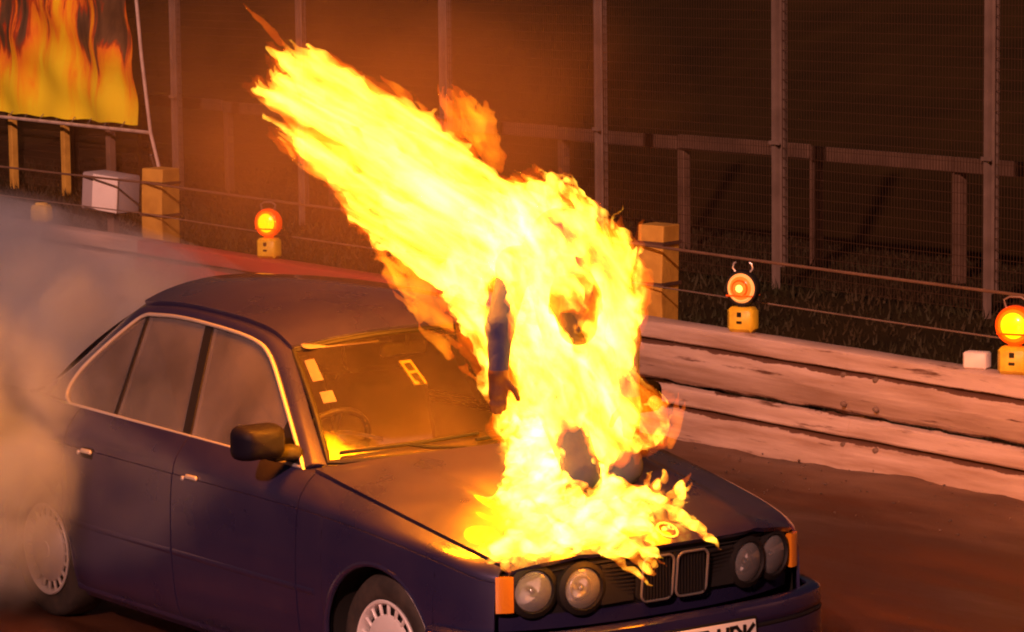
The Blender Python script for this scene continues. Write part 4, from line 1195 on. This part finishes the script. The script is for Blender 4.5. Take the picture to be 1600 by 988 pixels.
# ---------------- person: one continuous body, kneeling and hunched forward
def person():
    h = .0065
    lo = np.array((-.42, -.62, -.16)); hi = np.array((.46, .48, 1.18))
    n = np.ceil((hi - lo) / h).astype(int)
    D = np.full(n, 1.0, np.float32)
    ax = [lo[i] + h * np.arange(n[i]) for i in range(3)]
    def cap(p, q, r0, r1, k=.03, sq=(1, 1, 1)):
        p, q = np.array(p, float), np.array(q, float)
        m = max(r0, r1) + k + .03
        i0 = np.clip(((np.minimum(p, q) - m - lo) / h).astype(int), 0, n - 1); i1 = np.clip(((np.maximum(p, q) + m - lo) / h).astype(int) + 1, 1, n)
        X, Y, Z = np.meshgrid(*[ax[i][i0[i]:i1[i]] for i in range(3)], indexing='ij')
        P = np.stack([X, Y, Z], -1) - p
        d = q - p; LL = max(d @ d, 1e-9)
        t = np.clip((P @ d) / LL, 0, 1)
        dist = np.linalg.norm((P - t[..., None] * d) / np.array(sq), axis=-1) - (r0 + (r1 - r0) * t)
        s = tuple(slice(i0[i], i1[i]) for i in range(3))
        A = D[s]
        hh = np.clip(.5 + .5 * (A - dist) / k, 0, 1)
        D[s] = A * (1 - hh) + dist * hh - k * hh * (1 - hh)
    def hk(a, t, up): return np.array((a, t, hood_h(a, t) + up))
    kneeR, kneeL = hk(.045, .10, .085), hk(.215, -.02, .085)
    ankR, ankL = hk(.02, -.30, .06), hk(.20, -.40, .06)
    toeR, toeL = hk(.015, -.44, .035), hk(.20, -.52, .035)
    hipR, hipL = L(858, 585, -.10), L(945, 585, -.10)
    pel, waist, chest, upper = L(902, 570, -.12), L(896, 480, -.13), L(888, 400, -.06), L(888, 372, .02)
    neck, head, jaw = L(895, 405, .12), L(902, 470, .19), L(905, 512, .20)
    shR, shL = L(810, 415, .06), L(960, 415, .0)
    elR, wrR = L(786, 515, .22), L(784, 585, .30)
    elL, wrL = L(980, 525, .0), L(985, 625, .10)
    for (k_, a_, t_, hp) in ((kneeR, ankR, toeR, hipR), (kneeL, ankL, toeL, hipL)):
        cap(hp, k_, .098, .070); cap(k_, a_, .066, .045); cap(a_, t_, .045, .032)
    cap(hipR, hipL, .10, .10, .05); cap(pel, waist, .125, .12, .05); cap(waist, chest, .125, .15, .05, (1.12, .9, 1)); cap(chest, upper, .15, .125, .05, (1.15, .9, 1))
    cap(shR, shL, .075, .075, .05); cap(upper, neck, .075, .058, .04)
    cap(neck, head, .058, .09, .03); cap(head, jaw, .098, .075, .03)
    cap(jaw + np.array((0, .075, .01)), jaw + np.array((0, .098, -.005)), .014, .016, .015)      # nose under the hood cloth
    for sx in (-1, 1):
        cap(head + np.array((sx * .035, .088, -.03)), head + np.array((sx * .035, .092, -.03)), .010, .010, .012)
        cap(head + np.array((sx * .092, .0, -.03)), head + np.array((sx * .094, -.01, -.05)), .014, .012, .012)
    cap(shR, elR, .066, .052); cap(elR, wrR, .052, .036); cap(shL, elL, .066, .052); cap(elL, wrL, .052, .036)
    hands = []
    for (w_, sx, spread) in ((wrR, -1, 0.0), (wrL, 1, .2)):
        down = np.array((.02 * sx, .03 - spread * .1, -1.0)); down /= np.linalg.norm(down)
        palm = w_ + down * .075
        cap(w_, palm, .033, .036, .02, (1.1, .6, 1))
        for k_, (off, ln) in enumerate(((-.023, .056), (-.008, .066), (.008, .064), (.022, .050))):
            b_ = palm + np.array((off, 0, -.012)); m_ = b_ + down * ln * .55 + np.array((off * .12, .006, 0)); e_ = m_ + down * ln * .5 + np.array((0, -.012, 0))
            cap(b_, m_, .0105, .0098, .006); cap(m_, e_, .0098, .0082, .006)
        th0 = w_ + down * .030 + np.array((-sx * .030, .006, 0)); th1 = th0 + np.array((-sx * .032, .004, -.035)); th2 = th1 + np.array((-sx * .014, .0, -.036))
        cap(th0, th1, .0145, .0125, .010); cap(th1, th2, .0125, .0105, .006)
        hands.append((w_, palm))
    v, qd = surface_nets(-D, 0.0, lo, h)
    ct = v[qd].mean(1)
    mi = np.zeros(len(qd), np.int32)
    for (w_, p_) in hands: mi[(np.linalg.norm(ct - p_, axis=1) < .155) & (ct[:, 2] < w_[2] + .012)] = 1
    mi[np.linalg.norm(ct - (head + jaw) / 2, axis=1) < .155] = 2
    o = fast_mesh('person', v, qd, None, mats=[SUIT, GLOVE, MASK], mi=mi)
    o.matrix_world = FM
    sm = o.modifiers.new('smooth', 'SMOOTH'); sm.factor = .5; sm.iterations = 3
    tag(o, 'person in dark blue overalls and hood, kneeling hunched on the bonnet in flames', 'person')
    return o
person()

# ---------------- fire
def flame_material(name, strength, scale, rot, stretch, lo_, hi_, shell=.35, low=.05, col_lo=(1.0, .15, .0), col_hi=(1.0, .70, .055)):
    m = bpy.data.materials.new(name); m.use_nodes = True
    t = m.node_tree; t.nodes.remove(t.nodes['Principled BSDF']); out = t.nodes['Material Output']
    tc = t.nodes.new('ShaderNodeTexCoord')
    mp = t.nodes.new('ShaderNodeMapping'); mp.inputs['Rotation'].default_value = (0, rot, 0)
    t.links.new(tc.outputs['Object'], mp.inputs[0])
    mp2 = t.nodes.new('ShaderNodeMapping'); mp2.inputs['Scale'].default_value = (1, 1, 1 / stretch)
    t.links.new(mp.outputs[0], mp2.inputs[0])
    n = t.nodes.new('ShaderNodeTexNoise'); n.inputs['Scale'].default_value = scale; n.inputs['Detail'].default_value = 4; n.inputs['Roughness'].default_value = .6; n.inputs['Distortion'].default_value = .8
    t.links.new(mp2.outputs[0], n.inputs['Vector'])
    mr = t.nodes.new('ShaderNodeMapRange'); mr.interpolation_type = 'SMOOTHSTEP'
    mr.inputs[1].default_value = lo_; mr.inputs[2].default_value = hi_; mr.inputs[3].default_value = low; mr.inputs[4].default_value = 1
    t.links.new(n.outputs['Fac'], mr.inputs[0])
    cr_ = t.nodes.new('ShaderNodeMix'); cr_.data_type = 'RGBA'
    cr_.inputs[6].default_value = (*col_lo, 1); cr_.inputs[7].default_value = (*col_hi, 1)
    t.links.new(mr.outputs[0], cr_.inputs[0])
    mu = t.nodes.new('ShaderNodeMath'); mu.operation = 'MULTIPLY'; mu.inputs[1].default_value = strength
    t.links.new(mr.outputs[0], mu.inputs[0])
    em = t.nodes.new('ShaderNodeEmission'); t.links.new(cr_.outputs[2], em.inputs[0]); t.links.new(mu.outputs[0], em.inputs[1])
    t.links.new(em.outputs[0], out.inputs['Volume'])
    # glowing flame front: the reacting sheet at the skin of the flame
    tr = t.nodes.new('ShaderNodeBsdfTransparent'); es = t.nodes.new('ShaderNodeEmission')
    es.inputs[0].default_value = (1.0, .10, .004, 1); es.inputs[1].default_value = shell
    ad = t.nodes.new('ShaderNodeAddShader'); t.links.new(tr.outputs[0], ad.inputs[0]); t.links.new(es.outputs[0], ad.inputs[1])
    t.links.new(ad.outputs[0], out.inputs['Surface'])

    return m

def in_poly(p, poly):
    x, y = p; c = False
    for i in range(len(poly)):
        (x0, y0), (x1, y1) = poly[i], poly[i - 1]
        if (y0 > y) != (y1 > y) and x < (x1 - x0) * (y - y0) / (y1 - y0) + x0: c = not c
    return c
def edge_dist(p, poly):
    P = np.array(poly, float); Q = np.roll(P, 1, 0); d = Q - P; q = np.array(p, float)
    t = np.clip(((q - P) * d).sum(1) / (d * d).sum(1), 0, 1)
    return float(np.min(np.linalg.norm(P + t[:, None] * d - q, axis=1)))

def value_noise(shape, cell, seed):
    r_ = np.random.default_rng(seed)
    g = [int(math.ceil(s / cell)) + 3 for s in shape]
    C = r_.standard_normal(g).astype(np.float32)
    out = C
    for axn in range(3):
        x = np.arange(shape[axn]) / cell; i = x.astype(int); f = x - i; f = f * f * (3 - 2 * f)
        sh_ = [1, 1, 1]; sh_[axn] = -1; f = f.reshape(sh_).astype(np.float32)
        out = np.take(out, i, axn) * (1 - f) + np.take(out, i + 1, axn) * f
    return out

def flame_mesh(name, strokes, mat, parent, h=.0085, iso=.24, warp=.035, warp_cell=.085, carve=(), seed=1):
    """strokes: (tail xyz, tip xyz, radius); tapering tongues melted into one closed skin, crinkled by noise"""
    A = np.array([s[0] for s in strokes]); Bq = np.array([s[1] for s in strokes]); Rr = np.array([s[2] for s in strokes])
    m = Rr.max() + warp * 2 + .03
    lo = np.minimum(A, Bq).min(0) - m; hi = np.maximum(A, Bq).max(0) + m
    n = np.ceil((hi - lo) / h).astype(int)
    F = np.zeros(n, np.float32)
    ax = [lo[i] + h * np.arange(n[i]) for i in range(3)]
    Wn = []
    for k in range(3):
        Wn.append(value_noise(n, warp_cell / h, seed * 10 + k) * warp * .6 + value_noise(n, warp_cell * .42 / h, seed * 10 + 5 + k) * warp * .36)
    for (a, b, r_) in strokes:
        a, b = np.asarray(a, float), np.asarray(b, float)
        mm = r_ + warp * 1.6
        i0 = np.clip(((np.minimum(a, b) - mm - lo) / h).astype(int), 0, n - 1); i1 = np.clip(((np.maximum(a, b) + mm - lo) / h).astype(int) + 1, 1, n)
        s = tuple(slice(i0[i], i1[i]) for i in range(3))
        X = ax[0][i0[0]:i1[0]][:, None, None] + Wn[0][s] - a[0]
        Y = ax[1][i0[1]:i1[1]][None, :, None] + Wn[1][s] - a[1]
        Z = ax[2][i0[2]:i1[2]][None, None, :] + Wn[2][s] - a[2]
        d = b - a; LL = max(d @ d, 1e-9)
        t = np.clip((X * d[0] + Y * d[1] + Z * d[2]) / LL, 0, 1)
        rad = r_ * np.minimum(1, .45 + 4 * t) * (1 - t) ** .62 + .0015
        q = ((X - t * d[0]) ** 2 + (Y - t * d[1]) ** 2 + (Z - t * d[2]) ** 2) / rad ** 2
        F[s] += np.clip(1 - q, 0, 1) ** 2
    F = np.minimum(F, 3)
    if carve:
        X, Y, Z = np.meshgrid(*ax, indexing='ij')
        X = X + Wn[0] * .45; Z = Z + Wn[2] * .45
        for (p, q, r_, tmin) in carve:
            p, q = np.asarray(p), np.asarray(q)
            # everything on the near side of depth tmin, within r_ of the line p-q seen from the front
            Zp = Z - .174 * (Y - p[1])
            d = (q - p)[[0, 2]]; LL = max(d @ d, 1e-9)
            t = np.clip(((X - p[0]) * d[0] + (Zp - p[2]) * d[1]) / LL, 0, 1)
            dist = np.sqrt((X - p[0] - t * d[0]) ** 2 + (Zp - p[2] - t * d[1]) ** 2)
            rw_ = r_ * (1 + .28 * np.clip(Wn[1] / warp * 1.6, -1, 1) + .22 * np.clip(Wn[0] / warp * 1.6, -1, 1))
            F[(dist < rw_) & (Y > tmin)] = 0
    F[[0, -1]] = 0; F[:, [0, -1]] = 0; F[:, :, [0, -1]] = 0
    v, qd = surface_nets(F, iso, lo, h)
    o = fast_mesh(name, v, qd, mat)
    o.matrix_world = FM
    sm = o.modifiers.new('smooth', 'SMOOTH'); sm.factor = .5; sm.iterations = 2
    if parent:
        o.parent = parent
        o.matrix_parent_inverse = Matrix.Translation(parent.location).inverted()
    return o

def fill_licks(poly, count, direction, Ls, Rs, depth, place, seed, over=22, t0=0.0):
    r_ = random.Random(seed)
    xs = [p[0] for p in poly]; ys_ = [p[1] for p in poly]
    out = []
    while len(out) < count:
        p = (r_.uniform(min(xs), max(xs)), r_.uniform(min(ys_), max(ys_)))
        if not in_poly(p, poly): continue
        e = edge_dist(p, poly)
        dx, dy = direction(*p); a = math.atan2(dy, dx) + r_.gauss(0, .16); dx, dy = math.cos(a), math.sin(a)
        Lg = r_.uniform(*Ls); ov = r_.uniform(0, over) if r_.random() < .5 else 0
        while Lg > 24:
            q = (p[0] + dx * Lg * .7, p[1] + dy * Lg * .7)
            q2 = (p[0] + dx * max(0, Lg * .7 - ov), p[1] + dy * max(0, Lg * .7 - ov))
            if in_poly(q2, poly): break
            Lg *= .8
        tail = (p[0] - dx * min(Lg * .3, e), p[1] - dy * min(Lg * .3, e))
        tip = (p[0] + dx * Lg * .7, p[1] + dy * Lg * .7)
        rad = min(r_.uniform(*Rs), e * .9 + 7)
        dep = min(depth, e * KPX * .9 + .01)
        tt = t0 + r_.uniform(-1, 1) * dep
        out.append((place(tail[0], tail[1], tt), place(tip[0], tip[1], tt + r_.uniform(-.05, .05)), rad * KPX))
    return out

fire = empty('fire', (F0.x, F0.y, F0.z))
tag(fire, 'blazing yellow fire engulfing the kneeling person and streaming up in the wind', 'fire')
hood_fire = empty('fire', (F0.x, F0.y, F0.z))
tag(hood_fire, 'low spreading flames licking over the bonnet towards the kidney grille', 'fire')

PLUME = [(868, 292), (800, 288), (770, 262), (735, 215), (690, 185), (640, 165), (600, 140), (545, 100), (500, 78), (455, 82), (440, 110), (425, 140), (455, 185), (470, 235), (500, 262), (540, 300), (570, 345), (605, 385), (655, 402), (690, 425), (705, 470), (740, 470), (790, 430), (860, 400), (900, 340)]
BODY = [(800, 290), (850, 282), (900, 292), (945, 335), (985, 365), (1003, 410), (1018, 450), (1012, 495), (988, 545), (980, 590), (1020, 625), (1044, 655), (1040, 695), (1010, 715), (985, 705), (960, 735), (925, 745), (850, 745), (800, 735), (790, 690), (770, 640), (762, 600), (742, 560), (722, 520), (705, 470), (700, 430), (730, 350)]
BONNET = [(775, 650), (830, 640), (900, 700), (960, 730), (1000, 745), (1060, 752), (1072, 775), (1030, 790), (1060, 805), (1095, 826), (1110, 856), (1078, 828), (1032, 806), (1000, 810), (1012, 846), (1000, 885), (970, 868), (930, 850), (880, 848), (840, 852), (790, 862), (765, 848), (790, 818), (800, 790), (762, 768), (795, 752), (795, 700)]
wind_dir = lambda x, y: (-.84, -.54 + .0009 * (x - 600))
def body_dir(x, y):
    if y > 560: return (-.25 + .3 * math.sin(x * .03), -.95)
    return (-.55 + .35 * math.sin(y * .03), -.80)
def hood_dir(x, y): return (.72, .55) if y > 770 else (.1 + .4 * math.sin(x * .05), -.9)

ARM = (L(783, 455, .26), L(787, 598, .30), .052, .07)
ARM_T = (L(800, 585, .30), L(812, 612, .30), .016, .07)
KNEE = (L(895, 692, .20), L(905, 738, .20), .080, .02)
KNEE2 = (L(905, 700, .20), L(926, 752, .20), .034, .02)
HEADGAP = (L(893, 505, .30), L(908, 545, .30), .034, .12)
CARVE = (ARM, ARM_T, KNEE, KNEE2, HEADGAP)

CORE = [p for p in PLUME if p[0] > 640 or p[1] > 400] 
CORE = [(868, 300), (800, 300), (740, 240), (690, 205), (640, 190), (600, 185), (570, 200), (560, 240), (580, 300), (620, 360), (660, 395), (695, 430), (710, 465), (740, 470), (790, 430), (860, 400)]
st = fill_licks(CORE, 90, wind_dir, (100, 260), (22, 46), .15, L, 3, 16)
st += fill_licks(PLUME, 210, wind_dir, (110, 300), (10, 24), .17, L, 4, 30)
st += fill_licks(PLUME, 120, wind_dir, (70, 180), (6, 11), .20, L, 24, 46)
for (x0, y0, x1, y1, r_) in ((560, 190, 396, 126, 24), (540, 150, 424, 62, 24), (560, 140, 466, 56, 22), (600, 170, 496, 62, 22), (540, 215, 404, 138, 22), (560, 250, 424, 168, 20), (570, 270, 440, 200, 20), (590, 300, 458, 242, 20), (500, 130, 440, 74, 14), (500, 110, 450, 60, 12), (480, 170, 408, 120, 13), (520, 240, 440, 186, 14), (560, 290, 470, 222, 14),
                             (600, 330, 505, 268, 12), (640, 180, 575, 112, 12), (680, 220, 632, 142, 11), (690, 240, 655, 150, 10), (520, 170, 436, 96, 10), (500, 190, 418, 118, 9), (640, 390, 560, 330, 11), (700, 440, 598, 372, 10), (720, 460, 668, 405, 10), (470, 240, 436, 200, 7)):
    st.append((L(x0, y0, random.uniform(-.06, .06)), L(x1, y1, random.uniform(-.09, .09)), r_ * KPX))
PLUME_MAT = flame_material('streaming_flame', 68, 12.0, R(57), 7.0, .36, .68, .06, .06)
flame_mesh('flame_plume', st, PLUME_MAT, fire, carve=(ARM,), seed=2, warp=.020)
FRINGE_MAT = flame_material('flame_fringe', 9.0, 9, R(50), 4.0, .36, .62, .03, .10, (1.0, .08, .0), (1.0, .14, .0))
flame_mesh('flame_fringe', [(a_ * 1.08 - b_ * .08, b_ + (b_ - a_) * .10, r_ * 1.30 + .012) for (a_, b_, r_) in st[::2]], FRINGE_MAT, fire, h=.012, carve=(ARM,), seed=21, warp=.030)

st = fill_licks(BODY, 280, body_dir, (60, 170), (20, 46), .34, L, 5, 14, .13)
st += fill_licks(BODY, 260, body_dir, (40, 110), (9, 18), .36, L, 6, 22, .13)
for k in range(16):      # curling knot of flame low beside the knees
    a = k / 16 * 2 * math.pi
    c_ = (1002, 672)
    st.append((L(c_[0] + 34 * math.cos(a), c_[1] + 36 * math.sin(a), .1 + .05 * math.sin(a * 2)), L(c_[0] + 44 * math.cos(a + .9), c_[1] + 46 * math.sin(a + .9), .1), 12 * KPX))
for (x0, y0, x1, y1, r_) in ((1010, 640, 1058, 622, 11), (1020, 690, 1062, 640, 9), (990, 400, 1006, 352, 9), (960, 350, 975, 325, 9), (760, 560, 735, 575, 9)):
    st.append((L(x0, y0, .05), L(x1, y1, .05), r_ * KPX))
BODY_MAT = flame_material('rolling_flame', 80, 11.5, R(30), 2.2, .40, .68, .06, .04)
flame_mesh('body_flames', st, BODY_MAT, fire, carve=CARVE, seed=3, warp=.032)
flame_mesh('flame_fringe', [(a_, b_ + (b_ - a_) * .08, r_ * 1.18 + .008) for (a_, b_, r_) in st[::2]], FRINGE_MAT, fire, h=.012, carve=CARVE, seed=22, warp=.036)

# thinner orange sheets at the fringes
WISP1 = [(700, 150), (735, 140), (768, 160), (785, 205), (798, 262), (770, 268), (752, 230), (722, 205), (700, 195)]
WISP2 = [(575, 345), (620, 390), (690, 420), (715, 500), (745, 565), (765, 610), (735, 590), (700, 545), (660, 500), (615, 440)]
WISP_MAT = flame_material('thin_flame', 16, 9, R(30), 2.2, .34, .66, .12, .12, (1.0, .12, .0), (1.0, .32, .008))
st = fill_licks(WISP1, 40, lambda x, y: (-.45, -.85), (40, 100), (9, 17), .05, L, 8, 22, -.05)
for (x0, y0, x1, y1, r_) in ((720, 195, 692, 124, 15), (790, 250, 752, 148, 14), (770, 220, 716, 134, 14)): st.append((L(x0, y0, -.05), L(x1, y1, -.05), r_ * KPX))
flame_mesh('flame_wisp', st, WISP_MAT, fire, seed=4, warp=.022)
st = fill_licks(WISP2, 34, lambda x, y: (-.7, -.7), (60, 140), (9, 17), .05, L, 9, 10, -.02)
flame_mesh('flame_wisp', st, WISP_MAT, fire, seed=5, warp=.020)
for w_ in (((448, 62, 396, 2, 9), (456, 74, 420, 34, 8)), ((1046, 700, 1070, 626, 13), (1050, 660, 1060, 612, 9)), ((1056, 772, 1082, 740, 11),), ((650, 160, 604, 114, 12),)):
    flame_mesh('flame_wisp', [(L(x0, y0, .0), L(x1, y1, .0), r_ * KPX) for (x0, y0, x1, y1, r_) in w_], WISP_MAT, fire, seed=14, warp=.010)

# bonnet flames lie on the sheet metal
def onhood(px, py, tt): return Lhood(px, py, .045 + abs(tt) * .5)
st = fill_licks(BONNET, 150, hood_dir, (50, 150), (12, 26), .10, onhood, 12, 10)
st += fill_licks(BONNET, 90, hood_dir, (40, 100), (6, 12), .14, onhood, 13, 18)
for (x0, y0, x1, y1, r_) in ((930, 850, 1002, 900, 13), (960, 830, 1024, 866, 13), (985, 840, 1022, 880, 9), (1040, 800, 1100, 846, 13), (1080, 832, 1116, 864, 10), (800, 770, 748, 764, 9), (1040, 780, 1082, 752, 9), (1030, 790, 1078, 792, 8), (800, 850, 762, 858, 9), (900, 850, 870, 862, 8)):
    st.append((onhood(x0, y0, .02), onhood(x1, y1, .0), r_ * KPX))
HOOD_MAT = flame_material('bonnet_flame', 100, 12, R(-60), 1.8, .38, .66, .08, .05)
flame_mesh('bonnet_flames', st, HOOD_MAT, hood_fire, carve=(KNEE, KNEE2), seed=6, warp=.018)

# the light the fire gives off
def glow(px, py, t, watts, rad, par):
    d = bpy.data.lights.new('flame_light', 'POINT'); d.energy = watts; d.color = (1.0, .21, .0); d.shadow_soft_size = rad
    o = bpy.data.objects.new('flame_light', d); COL.objects.link(o)
    o.location = FM @ Vector(L(px, py, t)); attach(o, par)
    return o
lr = random.Random(5)
for (px, py, t, wt) in ((440, 120, 0, 14), (490, 130, .05, 20), (500, 190, -.05, 20), (550, 170, .05, 24), (560, 240, 0, 28), (610, 220, 0, 28), (630, 290, .06, 26), (670, 260, -.06, 24), (690, 340, 0, 20), (735, 300, .05, 18), (760, 380, -.18, 16),
                        (800, 330, .05, 14), (870, 300, .0, 14), (940, 350, .05, 14), (1000, 420, .08, 14), (1000, 500, .12, 12), (730, 480, -.15, 12), (765, 600, -.15, 8), (800, 690, .12, 8), (1030, 640, .12, 7), (990, 560, .25, 7)):
    glow(px, py, t, wt * 2.3, .085 + .03 * lr.random(), fire)
for (px, py) in ((820, 760), (880, 815), (960, 830), (1040, 800)):
    o = glow(px, py, 0, 6.0, .06, hood_fire)
    o.matrix_parent_inverse = Matrix.Identity(4); o.location = (FM @ Vector(Lhood(px, py, .10))) - F0

# ================================================================== smoke
def smoke_material(name, dens, scale, col, lo_, hi_, soft=.55, aniso=.1):
    m = bpy.data.materials.new(name); m.use_nodes = True
    t = m.node_tree; t.nodes.remove(t.nodes['Principled BSDF']); out = t.nodes['Material Output']
    tc = t.nodes.new('ShaderNodeTexCoord')
    n = t.nodes.new('ShaderNodeTexNoise'); n.inputs['Scale'].default_value = scale; n.inputs['Detail'].default_value = 4; n.inputs['Distortion'].default_value = .5
    t.links.new(tc.outputs['Object'], n.inputs['Vector'])
    mr = t.nodes.new('ShaderNodeMapRange'); mr.interpolation_type = 'SMOOTHSTEP'; mr.inputs[1].default_value = lo_; mr.inputs[2].default_value = hi_
    t.links.new(n.outputs['Fac'], mr.inputs[0])
    # thins out towards the skin of the cloud
    va = t.nodes.new('ShaderNodeVectorMath'); va.operation = 'SUBTRACT'; va.inputs[1].default_value = (.5, .5, .5)
    t.links.new(tc.outputs['Generated'], va.inputs[0])
    ln = t.nodes.new('ShaderNodeVectorMath'); ln.operation = 'LENGTH'; t.links.new(va.outputs[0], ln.inputs[0])
    fo = t.nodes.new('ShaderNodeMapRange'); fo.interpolation_type = 'SMOOTHSTEP'; fo.inputs[1].default_value = .5; fo.inputs[2].default_value = .5 * (1 - soft); fo.inputs[3].default_value = 0; fo.inputs[4].default_value = 1
    t.links.new(ln.outputs['Value'], fo.inputs[0])
    mu = t.nodes.new('ShaderNodeMath'); mu.operation = 'MULTIPLY'; t.links.new(mr.outputs[0], mu.inputs[0]); t.links.new(fo.outputs[0], mu.inputs[1])
    m2 = t.nodes.new('ShaderNodeMath'); m2.operation = 'MULTIPLY'; m2.inputs[1].default_value = dens; t.links.new(mu.outputs[0], m2.inputs[0])
    pv = t.nodes.new('ShaderNodeVolumePrincipled'); pv.inputs['Color'].default_value = (*col, 1); pv.inputs['Anisotropy'].default_value = aniso
    pv.inputs['Density'].default_value = 0; t.links.new(m2.outputs[0], pv.inputs['Density'])
    t.links.new(pv.outputs[0], out.inputs['Volume'])
    return m
def cloud(name, c, r_, mat, label, seed):
    u_ = MB()
    nu, nv = 40, 24
    rows_ = []
    rr = random.Random(seed); ph = [rr.uniform(0, 6) for _ in range(6)]
    for i in range(nv + 1):
        th = math.pi * i / nv; row = []
        for j in range(nu):
            a = 2 * math.pi * j / nu
            d = Vector((math.sin(th) * math.cos(a), math.sin(th) * math.sin(a), math.cos(th)))
            k = 1 + .08 * math.sin(3 * a + ph[0]) * math.sin(th) + .06 * math.sin(4 * th + ph[1]) + .05 * math.sin(5 * a + 3 * th + ph[2]) * math.sin(th)
            p = Vector((d.x * r_[0], d.y * r_[1], d.z * r_[2])) * k
            if p.z < -c[2] + .01: p.z = -c[2] + .01
            row.append(tuple(p))
        rows_.append(row + row[:1])
    me_v = []; fs = []
    for i in range(nv + 1):
        for j in range(nu): me_v.append(rows_[i][j])
    for i in range(nv):
        for j in range(nu): fs.append((i * nu + j, (i + 1) * nu + j, (i + 1) * nu + (j + 1) % nu, i * nu + (j + 1) % nu))
    o = mesh_object(name, me_v, fs, mat)
    o.location = c
    tag(o, label, 'smoke', kind='stuff')
    return o
cloud('smoke', (-8.2, .8, .42), (3.5, 2.4, 1.25), smoke_material('tyre_smoke', 4.5, 1.5, (.78, .88, 1.0), .40, .60, .75), 'pale tyre smoke billowing from behind the car up to the barrier', 3)
cloud('smoke', (-2.70, -1.22, .58), (.85, .62, .98), smoke_material('wheel_smoke', 13.0, 2.6, (.78, .88, 1.0), .38, .60, .9), 'dense pale smoke puff wrapped round the spinning rear wheel', 5)
cloud('smoke', (-3.55, -.3, .80), (.95, 1.2, .90), smoke_material('boot_smoke', 8.0, 2.2, (.78, .88, 1.0), .38, .60, .85), 'pale smoke hiding the boot of the car', 6)
cloud('smoke', (-2.5, .5, 2.0), (2.2, 1.7, 1.45), smoke_material('drifting_smoke', .30, 1.2, (.80, .52, .26), .32, .68, .85), 'thin brown smoke haze drifting round the flame plume', 8)
for o in bpy.data.objects:
    if o.type == 'MESH' and o.name.split('.')[0] in ('flame_plume', 'body_flames', 'bonnet_flames', 'flame_wisp', 'flame_fringe'):
        o.data.materials[0].cycles.volume_step_rate = .3
    if o.name.startswith('smoke'):
        o.data.materials[0].cycles.volume_step_rate = .5
